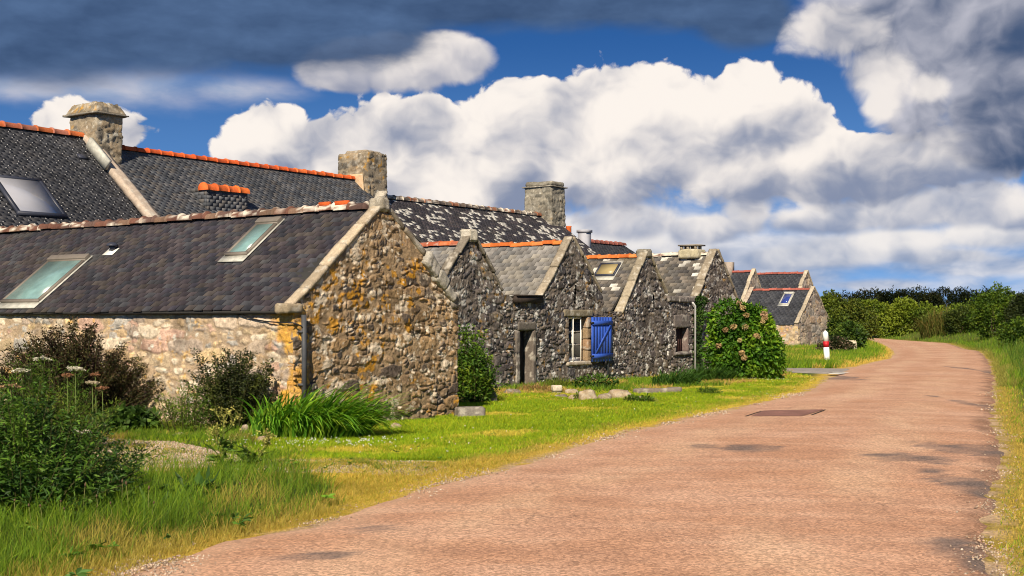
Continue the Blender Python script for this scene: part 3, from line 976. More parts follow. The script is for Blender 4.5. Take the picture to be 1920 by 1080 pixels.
def small_house(label, t0, t1, topf, seed, roofL, roofR, pal_s, ridge_cols, ridge_lichen, cop, hole=None, s1=11.9, white=0.0, moss=0.0, w=.24, e=.15, pal=DARK, o=None, sb=SB, ridge_r=.10, ridge_l=.36, hooks=False, res=.026, cop_col=(.30, .26, .20), cop_w=.30, sag=.02, size=(.21, .21, .125), ridge_off=.10):
    T = thing('stone_house', label, 'house', W((t0 + t1) / 2, sb, 0, o))
    wall_panel('gable_wall', o, 't', t1 - t0, sb, t0, -V3, lambda a: topf(a + t0) - .02, pal, T, res=res, depth=.055, seed=seed, thick=.17, hole=[(h[0] - t0, h[1] - t0, h[2], h[3]) for h in hole] if hole else None, size=size)
    (ta, ha, tl, hl) = roofL
    P0, A, D, N, S = slope_frame(ta, ha, tl, hl, sb + .22, o)
    r = slates('roof', P0, A, D, N, s1 - sb - .22, S, w, e, pal_s, T, seed=seed + 1, white=white, moss=moss, sag=sag, jitter=.006, th=.005)
    (ta2, ha2, tr, hr) = roofR
    P2, A2, D2, N2, S2 = slope_frame(ta2, ha2, tr, hr, sb + .22, o)
    slates('rear_roof', P2, A2, D2, N2, s1 - sb - .22, S2, w, e, pal_s, T, seed=seed + 2, white=white)
    ridge('ridge_tiles', W(ta, sb + ridge_off + .15, ha + .03, o), W(ta, s1, ha + .03, o), ridge_r, ridge_l, ridge_cols, r, seed=seed, lichen=ridge_lichen, wob=.015)
    for i, c in enumerate(cop):
        coping('coping', c, sb - .04, sb + cop_w * .72, .075, T, o=o, seed=seed + 5 + i, col=np.array(cop_col) * .85)
    plain_walls(T, t0 + .15, t1, sb, s1, min(hl, hr), o, np.array(pal['stones'][0]), ta, ha - .05)
    MB().box(W(t0 + .2, sb + .36, 0, o), U3 * .28, V3 * (s1 - sb - .67), Z3 * (min(hl, hr) - .02), np.array(pal['stones'][1])).build('side_wall', M_STONE, T)
    return T, (P0, A, D, N, S)


ORANGE = [(.55, .15, .035), (.60, .17, .04), (.50, .13, .03), (.62, .20, .06)]
ORANGE_OLD = [(.40, .10, .05), (.36, .11, .06), (.45, .12, .04), (.32, .12, .08)]
BROWNR = [(.16, .08, .06), (.20, .10, .075), (.14, .09, .07)]

H2, fr2 = small_house('narrow dark stone gable with white lichened apex stone just behind the nearest house', 9.0, 12.72,
                      lambda t: np.minimum(np.minimum(3.80 - np.abs(t - 10.97) * 1.05, 3.7), 9) * 1.0 * (np.abs(t - 10.97) < 1.32) + (np.abs(t - 10.97) >= 1.32) * 2.41, 101,
                      (10.97, 3.62, 9.0, 1.90), (10.97, 3.62, 12.75, 1.95), SLL, ORANGE_OLD, 0.1, [[(9.6, 2.50), (10.85, 3.84)], [(11.09, 3.84), (12.32, 2.52)]], cop_col=(.24, .21, .17))
mb = MB()
rough_box(mb, W(10.80, SB - .09, 3.66), U3 * .34, V3 * .36, Z3 * .34, res=.035, amp=.05, col=(.42, .39, .33), seed=12, rnd=.2)
mb.build('apex_stone', M_STONE, H2)

# house 3: link wall with the low door, blue shutter beside the barred window
g3 = lambda t: np.where(t < 13.98, 2.40, np.maximum(np.minimum(4.02 - np.abs(t - 15.57) * 1.03, 3.98), 2.3))
WIN = (15.34, 16.30, .60, 1.84)
H3, fr3 = small_house('dark stone house with blue shutter, barred white window and low dark doorway', 12.72, 17.15, g3, 111,
                      (15.57, 3.86, 13.85, 2.20), (15.57, 3.86, 17.15, 2.20), SLL, ORANGE, 0.0, [[(13.92, 2.34), (15.50, 4.06)], [(15.64, 4.06), (17.1, 2.55)]],
                      hole=[(13.0, 13.6, .0, 1.50), WIN, (15.64, 15.72, 2.18, 2.72)], w=.26, e=.165, cop_col=(.34, .29, .22))
MB().box(W(12.72, SB - .10, 2.20), U3 * 1.24, V3 * .16, Z3 * .17, (1, 1, 1)).box(W(12.72, SB - .13, 2.37), U3 * 1.28, V3 * .5, Z3 * .035, (1, 1, 1)).build('fascia_board', M_DARKWOOD, H3)
# doorway
mb = MB()
rough_box(mb, W(12.88, SB - .05, 1.47), U3 * .86, V3 * .3, Z3 * .24, res=.04, amp=.025, col=(.13, .115, .10), seed=21, rnd=.08)
rough_box(mb, W(12.82, SB - .04, .0), U3 * .19, V3 * .35, Z3 * 1.47, res=.04, amp=.03, col=(.15, .13, .115), seed=22, rnd=.06)
rough_box(mb, W(13.59, SB - .04, .0), U3 * .17, V3 * .35, Z3 * 1.47, res=.04, amp=.03, col=(.13, .11, .095), seed=23, rnd=.06)
mb.build('door_surround', M_STONE, H3)
mb = MB()
for i in range(5):
    mb.box(W(13.0 + .12 * i, SB + .28, .04), U3 * .117, V3 * .04, Z3 * 1.45, (1, 1, 1))
dr = mb.build('door', M_DARKWOOD, H3)
MB().box(W(13.03, SB + .24, .62), U3 * .03, V3 * .04, Z3 * .14, (1, 1, 1)).build('latch', M_CABLE, dr)
# slit
MB().box(W(15.60, SB + .22, 2.1), U3 * .16, V3 * .05, Z3 * .7, (1, 1, 1)).build('slit_backing', M_DARKWOOD, H3)
# window recess
t0w, t1w, h0w, h1w = WIN
mb = MB()
rough_box(mb, W(t0w - .25, SB - .045, h1w), U3 * (t1w - t0w + .5), V3 * .33, Z3 * .20, res=.04, amp=.02, col=(.20, .17, .12), seed=31, rnd=.05)
for i in range(4):
    rough_box(mb, W(t1w - .02, SB - .03, h0w + .31 * i), U3 * .2, V3 * .30, Z3 * .30, res=.035, amp=.025, col=(.25 + .03 * (i % 2), .18, .11), seed=32 + i, rnd=.08)
    rough_box(mb, W(t0w - .18, SB - .03, h0w + .31 * i), U3 * .2, V3 * .30, Z3 * .30, res=.035, amp=.025, col=(.21, .16, .12), seed=42 + i, rnd=.08)
rough_box(mb, W(t0w - .1, SB - .07, h0w - .10), U3 * (t1w - t0w + .2), V3 * .36, Z3 * .11, res=.035, amp=.015, col=(.34, .29, .23), seed=39, rnd=.08)
mb.build('window_surround', M_STONE, H3)
mb = MB()
fs = SB + .17
ww = t1w - t0w
fb = .055
mb.box(W(t0w, fs, h0w + .01), U3 * ww, V3 * .05, Z3 * .10, (1, 1, 1)).box(W(t0w, fs, h1w - fb), U3 * ww, V3 * .05, Z3 * fb, (1, 1, 1))
mb.box(W(t0w, fs, h0w + .11), U3 * fb, V3 * .05, Z3 * (h1w - h0w - .11 - fb), (1, 1, 1)).box(W(t1w - fb, fs, h0w + .11), U3 * fb, V3 * .05, Z3 * (h1w - h0w - .11 - fb), (1, 1, 1))
mb.box(W(t0w + ww / 2 - .028, fs - .002, h0w + .11), U3 * .056, V3 * .05, Z3 * (h1w - h0w - .11 - fb), (1, 1, 1))
for r in (1, 2):
    z = h0w + .11 + (h1w - h0w - .165) * r / 3
    mb.box(W(t0w + fb, fs + .006, z - .014), U3 * (ww - 2 * fb), V3 * .03, Z3 * .028, (1, 1, 1))
wf = mb.build('window', M_WHITE, H3)
box_part('pane', W(t0w + .03, fs + .02, h0w + .06), U3 * (ww - .06), V3 * .008, Z3 * (h1w - h0w - .1), M_DARKGLASS, wf)
box_part('curtain_wall', W(t0w, fs + .16, h0w), U3 * ww, V3 * .02, Z3 * (h1w - h0w), M_DARKWOOD, H3).name = 'window_backing'
for i, x in enumerate((.22, .62)):
    MB().tube([W(t0w + x * ww + .05, SB + .015, h0w - .03), W(t0w + x * ww + .05, SB + .015, h1w + .02)], .014, (1, 1, 1), 6).build('window_bar', M_WHITE, H3)
MB().box(W(t0w + .02, SB + .05, h0w - .005), U3 * (ww - .04), V3 * .13, Z3 * .02, (1, 1, 1)).build('sill', M_WHITE, wf)
# the shutter folded back on the wall to the right of the window
sh0, shw, shb, shh = 16.36, 1.08, .58, 1.25
mb = MB()
sS = SB - .125
for i in range(7):
    mb.box(W(sh0 + shw / 7 * i, sS, shb), U3 * (shw / 7 - .0002), V3 * .03, Z3 * shh, (1, 1, 1))
mb.box(W(sh0, sS + .012, shb + .003), U3 * shw, V3 * .015, Z3 * (shh - .006), (1, 1, 1))
for z in (shb + .10, shb + shh - .22):
    mb.box(W(sh0 - .008, sS - .026, z), U3 * (shw + .016), V3 * .024, Z3 * .12, (1, 1, 1))
a = W(sh0 + .13, sS - .024, shb + .225); b = W(sh0 + shw - .16, sS - .024, shb + shh - .225)
mb.box(a, U3 * .10, V3 * .022, b - a, (1, 1, 1))
shut = mb.build('shutter', M_BLUE, H3)
for z in (shb + .16, shb + shh - .16):
    MB().box(W(sh0 - .06, sS - .034, z - .02), U3 * .12, V3 * .06, Z3 * .045, (1, 1, 1)).build('hinge', M_CABLE, shut)
MB().box(W(sh0 + .72, SB - .15, shb - .09), U3 * .025, V3 * .1, Z3 * .11, (1, 1, 1)).build('shutter_stop', M_CABLE, shut)

# house 4
g4 = lambda t: np.where(t < 18.25, 2.02, np.maximum(np.minimum(3.82 - np.abs(t - 19.72) * 1.16, 3.8), 2.1))
H4, fr4 = small_house('dark stone gable with an ochre skylight on its slates, right of the blue shutter', 17.15, 20.95, g4, 121,
                      (19.72, 3.66, 17.4, 1.50), (19.72, 3.66, 21.3, 1.95), SLM, ORANGE, 0.0, [[(18.15, 1.98), (19.66, 3.86)], [(19.80, 3.86), (20.95, 2.6)]],
                      hole=[(20.02, 20.10, 2.12, 2.62)], white=.10, moss=.2, w=.26, e=.15, cop_col=(.36, .31, .23), cop_w=.34)
MB().box(W(19.98, SB + .22, 2.05), U3 * .16, V3 * .05, Z3 * .65, (1, 1, 1)).build('slit_backing', M_DARKWOOD, H4)
rw_from_px(*fr4[:4], (1168, 495), (1150, 519), .72, H4, mat('ochre blind glass', base=(.34, .27, .13), rough=.35, var=.12, vscale=3), M_FRAMEB, .03, hood=False)
MB().tube([W(17.32, SB - .06, 0.1), W(17.32, SB - .06, 1.45)], .03, (1, 1, 1), 8).build('drainpipe', M_PIPE, H4)
mb = MB()
rough_box(mb, W(19.58, SB - .08, 3.62), U3 * .30, V3 * .42, Z3 * .26, res=.035, amp=.05, col=(.22, .20, .16), seed=52, rnd=.2)
mb.build('apex_stone', M_STONE, H4)

# house 5
g5 = lambda t: np.where(t < 22.95, 2.42, np.maximum(np.minimum(4.08 - np.abs(t - 24.35) * 1.08, 4.05), 2.3))
H5, fr5 = small_house('farthest gable of the dark row, behind the big hydrangea, stub chimney on its ridge', 20.95, 26.4, g5, 131,
                      (24.35, 3.92, 22.75, 2.20), (24.35, 3.92, 26.4, 1.95), SLM, BROWNR, 0.9, [[(22.88, 2.52), (24.28, 4.12)], [(24.42, 4.12), (26.0, 2.42)]],
                      hole=[(21.5, 22.25, .75, 1.50)], white=.22, moss=.1, w=.26, e=.15, cop_col=(.33, .28, .21), cop_w=.34)
coping('wall_coping', [(20.95, 2.50), (22.9, 2.50)], SB - .06, SB + .36, .20, H5, seed=66, col=(.17, .15, .14), amp=.03)
mb = MB()
rough_box(mb, W(21.35, SB - .04, 1.50), U3 * 1.05, V3 * .3, Z3 * .42, res=.045, amp=.03, col=(.15, .13, .12), seed=61, rnd=.06)
rough_box(mb, W(21.36, SB - .02, .75), U3 * .14, V3 * .3, Z3 * .75, res=.045, amp=.02, col=(.17, .14, .13), seed=62, rnd=.06)
rough_box(mb, W(22.24, SB - .02, .75), U3 * .14, V3 * .3, Z3 * .75, res=.045, amp=.02, col=(.17, .13, .12), seed=63, rnd=.06)
rough_box(mb, W(21.35, SB - .06, .64), U3 * 1.05, V3 * .3, Z3 * .11, res=.045, amp=.02, col=(.14, .12, .12), seed=64, rnd=.06)
mb.build('window_surround', M_STONE, H5)
mb = MB()
for i in range(5):
    mb.box(W(21.5 + .15 * i, SB + .17, .75), U3 * .146, V3 * .03, Z3 * .75, (1, 1, 1))
mb.build('window', mat('red brown boarding', base=(.055, .025, .022), rough=.85, var=.4, vscale=10), H5)
mb = MB()
rough_box(mb, W(24.05, SB + .55, 3.80), U3 * .60, V3 * .75, Z3 * .30, res=.05, amp=.03, col=(.40, .36, .25), pal=None, seed=71, rnd=.08)
ch = mb.build('chimney', M_STONE, H5)
mb = MB()
for x in (.05, .35):
    for y in (.08, .36, .60):
        mb.box(W(24.05 + x, SB + .58 + y - .02, 4.09), U3 * .10, V3 * .08, Z3 * .12, (.30, .26, .2))
mb.box(W(24.06, SB + .56, 4.21), U3 * .56, V3 * .74, Z3 * .045, (.25, .22, .18))
mb.build('chimney_cap', M_STONE, ch)
MB().tube([W(22.62, SB - .09, 0.02), W(22.62, SB - .09, 2.2), W(22.45, SB - .09, 2.3)], .035, (1, 1, 1), 8).build('drainpipe', M_PIPEW, H5)

# ---- the big houses behind, ridges parallel to the lane
SLD = [(.050, .052, .060), (.044, .046, .054), (.060, .060, .066), (.040, .042, .050)]
SLG = [(.085, .090, .100), (.070, .076, .088), (.105, .105, .110), (.060, .066, .078), (.095, .090, .088)]
SLK = [(.055, .05, .055), (.045, .042, .05), (.065, .055, .06), (.038, .036, .042)]


def big_house(label, t0, t1, hr, seed, pal_s, rcols, rl, w, e, white=0.0, hooks=False, he=3.55, sr=15.5, wall_col=(.3, .26, .2), rlich=0.0, flip=False, ridge_r=.13, moss=0.0):
    T = thing('stone_house', label, 'house', W((t0 + t1) / 2, sr, 0))
    d = np.array([(12.0 - sr), he - hr])
    P0 = W(t0, sr, hr)
    dv = d[0] * V3 + d[1] * Z3
    S = np.linalg.norm(dv); D = dv / S
    N = np.cross(U3, D); N = N if N[2] > 0 else -N
    r = slates('roof', P0, U3, D, N, t1 - t0, S, w, e, pal_s, T, seed=seed, white=white, hooks=hooks, sag=.012, moss=moss)
    dv2 = -d[0] * V3 + d[1] * Z3
    D2 = unit(dv2); N2 = np.cross(U3, D2); N2 = N2 if N2[2] > 0 else -N2
    slates('rear_roof', P0, U3, D2, N2, t1 - t0, S, .4, .3, pal_s, T, seed=seed + 1)
    ridge('ridge_tiles', W(t0, sr, hr + .05), W(t1, sr, hr + .05), ridge_r, rl, rcols, r, seed=seed, lichen=rlich, wob=.008)
    mb = MB()
    mb.box(W(t0 + .02, 12.2, 0), U3 * (t1 - t0 - .04), V3 * .4, Z3 * (he - .02), wall_col)
    mb.box(W(t0 + .02, 2 * sr - 12.6, 0), U3 * (t1 - t0 - .04), V3 * .4, Z3 * (he - .02), wall_col)
    for tt in (t0 + .02, t1 - .37):
        g = [W(tt, 12.6, 0), W(tt, 2 * sr - 12.6, 0), W(tt, 2 * sr - 12.6, he), W(tt, sr, hr - .12), W(tt, 12.6, he)]
        V = np.array(g + [p + U3 * .35 for p in g])
        mb.add(V, [np.array([[0, 1, 2, 4], [5, 9, 7, 6]]), np.array([[4, 2, 3], [9, 8, 7]]), np.array([[2, 7, 8, 3], [3, 8, 9, 4]])], wall_col)
    mb.build('wall', M_STONE, T)
    return T, (P0, U3.copy(), D, N, S)


def big_chimney(parent, t0, t1, s0, s1, h0, h1, seed, cap=True, pal=CHIM, taper=0.0, flare=False):
    mb = MB()
    def tf(P, K):
        c = P.mean(0)
        f = 1 - taper * K[:, 2]
        Q = P.copy()
        Q[:, 0] = c[0] + (P[:, 0] - c[0]) * f; Q[:, 1] = c[1] + (P[:, 1] - c[1]) * f
        return Q
    rough_box(mb, W(t0, s0, h0), U3 * (t1 - t0), V3 * (s1 - s0), Z3 * (h1 - h0), res=.04, pal=pal, seed=seed, size=(.34, .34, .2), depth=.05, rnd=.03, top_fn=tf)
    if cap and not flare:
        rough_box(mb, W(t0 - .05, s0 - .05, h1 - .03), U3 * (t1 - t0 + .1), V3 * (s1 - s0 + .1), Z3 * .06, res=.06, amp=.015, col=(.2, .18, .15), seed=seed + 2)
        rough_box(mb, W(t0 + .04, s0 + .04, h1 + .02), U3 * (t1 - t0 - .08), V3 * (s1 - s0 - .08), Z3 * .20, res=.06, amp=.035, pal=pal, seed=seed + 3, rnd=.2)
    c = mb.build('chimney', M_STONE, parent)
    return c


B1, fb1 = big_house('dark slate roof with a large pale skylight, at the upper left edge of the photo', -7.0, 7.55, 6.72, 201, SLD, ORANGE_OLD, .48, .21, .115, hooks=True, wall_col=(.4, .36, .3))
B2, fb2 = big_house('tall house with blue grey slates and a bright orange ridge between two stone chimneys', 8.05, 18.62, 6.52, 211, SLG, [(.55, .10, .025), (.48, .085, .025), (.60, .13, .035)], .42, .22, .115, ridge_r=.118)
B3, fb3 = big_house('house behind the gables with slates blotched by white lichen and a square chimney', 19.3, 30.6, 6.02, 221, SLK, [(.10, .08, .07), (.13, .10, .08), (.22, .09, .05)], .40, .18, .12, white=.26, rlich=.4, moss=.05)
# B1 / B2 details
rw = rw_from_px(*fb1[:4], (88, 344), (124, 412), -1.62, B1, M_GLASS2, M_FRAMEB, .03, hood=False) if False else None
a = px_on_plane(80, 342, fb1[0], fb1[3]) - fb1[0]; b = px_on_plane(118, 411, fb1[0], fb1[3]) - fb1[0]
xr = (np.dot(a, U3) + np.dot(b, U3)) / 2
roof_window('skylight', *fb1[:4], xr - 1.35, xr, np.dot(a, fb1[2]), np.dot(b, fb1[2]), B1, M_GLASS2, M_FRAMEB, hood=False, proud=.10, fw=.085)
a = px_on_plane(143, 291, fb1[0], fb1[3])
MB().box(a, U3 * .28, fb1[2] * .16, fb1[3] * .06, (1, 1, 1)).build('roof_vent', M_FRAMEB, B1)
# raised gable band of mortar between the two roofs
band = MB()
P0, A, D, N, S = fb2
pb = W(7.52, 15.5, 6.62)
rough_box(band, pb, U3 * .34, D * S, N * .20, res=.07, amp=.02, col=(.40, .33, .27), seed=81, rnd=.04)
band.build('coping', M_RENDER, B2)
lip = MB()
rough_box(lip, pb + D * .0 + U3 * .34 + N * -.02, U3 * .16, D * S, N * .12, res=.07, amp=.03, col=(.26, .22, .17), seed=82, rnd=.04)
lip.build('coping', M_STONE, B2)
lead = MB()
lead.box(W(7.36, 15.1, 6.42), U3 * .10, D * 1.05, N * .30, (.62, .58, .55))
lead.build('flashing', M_ZINC, B2)
c1 = big_chimney(B2, 7.58, 8.45, 14.9, 16.1, 6.0, 7.36, 301, cap=False)
mb = MB()
for i in range(4):
    f = .16 - .02 * i
rough_box(mb, W(7.46, 14.78, 7.32), U3 * 1.11, V3 * 1.44, Z3 * .05, res=.06, amp=.02, col=(.20, .18, .15), seed=83, rnd=.04)
def tp(P, K):
    c = P.mean(0); f = 1 - .26 * K[:, 2]
    Q = P.copy(); Q[:, 0] = c[0] + (P[:, 0] - c[0]) * f; Q[:, 1] = c[1] + (P[:, 1] - c[1]) * f
    return Q
rough_box(mb, W(7.49, 14.81, 7.36), U3 * 1.05, V3 * 1.38, Z3 * .30, res=.045, amp=.03, pal=dict(CHIM, orange_amt=.5), seed=84, rnd=.1, top_fn=tp)
mb.build('chimney_cap', M_STONE, c1)
c2 = big_chimney(B2, 18.5, 19.55, 14.9, 16.3, 5.4, 7.44, 311, cap=False, taper=.03)
mb = MB()
rough_box(mb, W(18.62, 15.05, 7.40), U3 * .80, V3 * 1.0, Z3 * .14, res=.05, amp=.05, col=(.28, .23, .17), seed=85, rnd=.25)
mb.build('chimney_cap', M_STONE, c2)
# mortar scar on the sunny face of that chimney
mb = MB()
rough_box(mb, W(18.425, 14.98, 5.75), U3 * .06, V3 * .72, Z3 * .95 + V3 * .12, res=.06, amp=.02, col=(.52, .37, .23), colvar=.3, seed=86, rnd=.1)
mb.build('mortar_patch', M_RENDER, c2)
# slated stub (walled-up dormer) low on that roof with its own orange cap
a = px_on_plane(388, 392, fb2[0], fb2[3]); b = px_on_plane(455, 389, fb2[0], fb2[3])
tA = np.dot(a[:2] - A0, U2); sA = np.dot(a[:2] - A0, V2)
wd = np.dot(b - a, U3)
topz = EYE + (HZ - 352) / F * a[1]
mb = MB()
rg = np.random.default_rng(5)
nr = int((topz - a[2] + .5) / .105)
dep = 1.15
for r in range(nr):
    z = topz - .105 * (r + 1)
    for face in (0, 1):
        L = wd if face == 0 else dep
        n = max(2, int(L / .2))
        for i in range(n + 1):
            x0 = max(0, (i - (.5 if r % 2 else 0)) * L / n); x1 = min(L, (i + 1 - (.5 if r % 2 else 0)) * L / n)
            if x1 - x0 < .03: continue
            cc = np.array(SLG[rg.integers(5)]) * rg.uniform(.8, 1.35)
            lf = .012 + rg.random() * .006
            if face == 0:
                mb.box(W(tA + x0 + .003, sA - lf, z), U3 * (x1 - x0 - .006), V3 * .02, Z3 * .118, cc)
            else:
                mb.box(W(tA - lf, sA + x0 + .003, z), U3 * .02, V3 * (x1 - x0 - .006), Z3 * .118, cc)
                mb.box(W(tA + wd - .02 + lf, sA + x0 + .003, z), U3 * .02, V3 * (x1 - x0 - .006), Z3 * .118, cc)
mb.box(W(tA, sA, a[2] - .6), U3 * wd, V3 * dep, Z3 * (topz - a[2] + .58), (.05, .05, .06))
st = mb.build('dormer', M_SLATE, B2)
ridge('ridge_tiles', W(tA - .05, sA + .10, topz + .03), W(tA + wd + .05, sA + .10, topz + .03), .17, .40, [(.62, .14, .03), (.58, .12, .03)], st, seed=9)
# B3 chimney and what stands behind
c3 = big_chimney(B3, 29.7, 30.8, 14.9, 16.3, 5.1, 7.22, 321, cap=True, taper=.05, pal=dict(CHIM, orange_amt=.03, white_amt=.2, mortar=(.24, .22, .18), stones=[(.20, .185, .155), (.16, .15, .125), (.23, .21, .17)]))
MB().tube([W(30.98, 14.9, 4.6), W(30.98, 14.9, 5.60), W(30.98, 14.9, 5.65)], [.13, .115, .13], (.55, .12, .03), 12).build('chimney_pot', M_TILE, B3)
BG, fbg = big_house('low roof with red brown ridge tiles glimpsed above the gables, farthest along the back row', 31.4, 36.55, 5.12, 231, SLD, [(.22, .075, .06), (.26, .09, .07)], .40, .25, .14, he=3.0)
mb = MB()
mb.box(W(31.22, 14.2, 3.6), U3 * .40, V3 * .40, Z3 * 1.78, (1, 1, 1)).box(W(31.18, 14.16, 5.38), U3 * .48, V3 * .48, Z3 * .12, (1, 1, 1))
mb.build('chimney', mat('blue grey render', base=(.33, .34, .39), rough=.85, var=.12, vscale=4), BG)

# ---- the three pale houses at the bend
OF = np.array([17.5, 80.0])
SLN = [(.040, .043, .052), (.036, .038, .047), (.046, .048, .056)]
REDR = [(.30, .09, .07), (.26, .08, .06), (.34, .11, .085)]


def far_house(label, t0, t1, ht, he, sb, s1, seed, pal=PALE):
    tm = (t0 + t1) / 2
    k = (ht - he) / (tm - t0)
    return small_house(label, t0, t1, lambda t: np.maximum(ht - np.abs(t - tm) * k, he), seed, (tm, ht - .12, t0 - .06, he - .08), (tm, ht - .12, t1 + .06, he - .08), SLN, REDR, 0, [[(t0 - .1, he + .03), (tm - .04, ht + .1)], [(tm + .04, ht + .1), (t1 + .1, he + .03)]],
                       s1=s1, w=.3, e=.18, pal=pal, o=OF, sb=sb, ridge_r=.12, ridge_l=.45, res=.05, cop_col=(.46, .39, .29), size=(.36, .36, .24))


F3, ff3 = far_house('small pale stone house with a blue skylight, its gable behind the red banded bollard', 0, 5.2, 3.80, 1.55, 0, 4.4, 141)
wall_panel('side_wall', OF, 's', 4.4, 0.0, 0.0, -U3, lambda a: np.full_like(a, 1.50), dict(CREAM, orange_amt=.12), F3, res=.05, depth=.06, seed=143, size=(.4, .4, .26))
rw_from_px(*ff3[:4], (1488, 551), (1478, 571), .62, F3, mat('blue glass', base=(.03, .05, .22), rough=.1, spec=.6), M_ZINC, .05)
coping('coping', [(-.1, 1.55), (2.56, 3.92)], 4.1, 4.4, .12, F3, o=OF, seed=145, col=(.44, .36, .28))
F2, ff2 = far_house('rear pale house whose dark slate roof rises behind the skylight roof', 5.25, 8.75, 5.0, 3.0, 2.3, 8.4, 151)
F1, ff1 = far_house('left pale gable above the hydrangea, its slates half hidden by the dark row', 2.3, 5.7, 5.05, 2.9, 4.72, 10.5, 161)
MB().box(W(3.75, 6.3, 4.6, OF), U3 * .5, V3 * .5, Z3 * 1.0, (.32, .27, .23)).build('chimney', M_RENDER, F1)

# ------------------------------------------------------------------ ground, road
def interp_edge(pts):
    P = np.array([gnd(*p) for p in pts])
    P = P[np.argsort(P[:, 1])]
    return P


LE = interp_edge([(235, 1080), (400, 1029), (530, 998), (640, 970), (720, 945), (798, 916), (939, 883), (1010, 862), (1097, 837), (1185, 809), (1280, 789), (1354, 773), (1458, 750), (1517, 734), (1550, 713), (1597, 689), (1630, 682), (1667, 673), (1677, 664), (1672, 655), (1659, 647), (1640, 641), (1628, 636)])
RE = interp_edge([(1872, 1080), (1858, 1013), (1872, 917), (1887, 839), (1865, 791), (1861, 724), (1867, 722), (1855, 678), (1838, 659), (1811, 655.5), (1778, 644), (1700, 639), (1631, 634)])
LE = np.concatenate([[[-4.9, -14], [-3.2, 4.0]], LE, [[31, 150]]])
RE = np.concatenate([[[0.2, -14], [2.3, 4.0]], RE, [[31.5, 150]]])
lx = lambda y: np.interp(y, LE[:, 1], LE[:, 0])
rx = lambda y: np.interp(y, RE[:, 1], RE[:, 0])

G = lambda *pts: [tuple(gnd(*p)) for p in pts]
Z_LAWN = G((470, 842), (560, 864), (760, 868), (860, 868), (940, 853), (1100, 824), (1200, 800), (1300, 780), (1460, 746), (1520, 731), (1553, 712), (1480, 699), (1330, 702), (1200, 712), (950, 722), (862, 760), (800, 790), (560, 800), (480, 812))
Z_VERGE = [tuple(gnd(*p)) for p in ((120, 905), (230, 893), (380, 888), (480, 872), (560, 887), (640, 930), (646, 952), (505, 1004), (400, 1033), (285, 1085))] + [(-3.4, 5), (-12, 5), (-12, 13)]
Z_DRY = G((480, 872), (560, 862), (700, 872), (860, 868), (950, 852), (1000, 858), (930, 880), (798, 914), (710, 955), (640, 975), (500, 1000), (640, 930), (560, 885))
Z_GRAV = G((100, 838), (200, 826), (330, 834), (480, 866), (720, 868), (870, 870), (790, 893), (560, 890), (470, 880), (300, 884), (120, 900))
Z_BED = G((-400, 812), (200, 800), (470, 806), (480, 838), (330, 832), (190, 828), (-400, 850))
Z_BOLL = [tuple(gnd(*p)) for p in ((1440, 693.5), (1532, 692.5), (1597, 687.5), (1630, 680.5), (1667, 671.5), (1677, 663), (1672, 654), (1659, 646), (1640, 640), (1625, 636), (1540, 636), (1440, 652))]
Z_FRONT = G((862, 760), (950, 745), (1060, 738), (1200, 735), (1340, 728), (1480, 706), (1480, 696), (1330, 703), (1200, 712), (960, 728))


def road_strip():
    ys = np.concatenate([np.arange(-14, 7, 1.0), np.arange(7, 30, .10), np.arange(30, 60, .25), np.arange(60, 150.1, 1.0)])
    L, R = lx(ys), rx(ys)
    near = np.clip(40 / np.maximum(ys, 1), 0, 1)
    L = L + (fbm(np.stack([ys * 1.1, 0 * ys, 0 * ys], -1), 4, 3, .65) - .5) * .38 * near
    R = R + (fbm(np.stack([ys * 1.3, 0 * ys + 9, 0 * ys], -1), 4, 4, .65) - .5) * .38 * near
    m = 48
    f = np.linspace(0, 1, m)
    X = L[:, None] + (R - L)[:, None] * f[None, :]
    Y = np.repeat(ys[:, None], m, 1)
    Zc = 0.022 + 0.05 * (1 - (2 * f - 1) ** 2)[None, :] + (fbm(np.stack([X.ravel() * .5, Y.ravel() * .5, 0 * X.ravel()], -1), 3, 8) - .5).reshape(X.shape) * .03
    Zc[:, 0] = Zc[:, -1] = -0.012
    V = np.stack([X, Y, Zc], -1).reshape(-1, 3)
    idx = np.arange(len(ys) * m).reshape(len(ys), m)
    q = np.stack([idx[:-1, :-1], idx[:-1, 1:], idx[1:, 1:], idx[1:, :-1]], -1).reshape(-1, 4)
    # colour attribute: R distance to left edge, G distance to right edge (metres/4), B bitumen patches
    dl = (X - L[:, None]); dr = (R[:, None] - X)
    p2 = np.stack([X.ravel(), Y.ravel(), 0 * X.ravel()], -1)
    patch = np.zeros(len(V))
    n1 = fbm(p2 * np.array([1.6, 1.1, 1]), 5, 55, .7); n2 = fbm(p2 * 3, 4, 56, .7)
    for (px, py, rx_, ry_) in ((1420, 851, .55, .55), (1325, 846, .22, .3), (1725, 866, .75, .75), (1830, 846, .75, 1.3), (600, 1056, .40, .25), (700, 1002, .30, .30), (1850, 930, .28, 3.0), (1830, 1050, .35, .9), (1862, 700, .35, 5.0), (1868, 770, .22, 3.5), (1560, 708, .8, 2.5)):
        c = gnd(px, py)
        d = np.sqrt(((p2[:, 0] - c[0]) / rx_) ** 2 + ((p2[:, 1] - c[1]) / ry_) ** 2)
        patch = np.maximum(patch, sstep(.80, .62, d + (n1 - .5) * 2.6) * (.55 + .45 * sstep(.4, .6, n2)))
    C = np.stack([np.clip(dl.ravel() / 4, 0, 1), np.clip(dr.ravel() / 4, 0, 1), patch], -1)
    return V, q, C


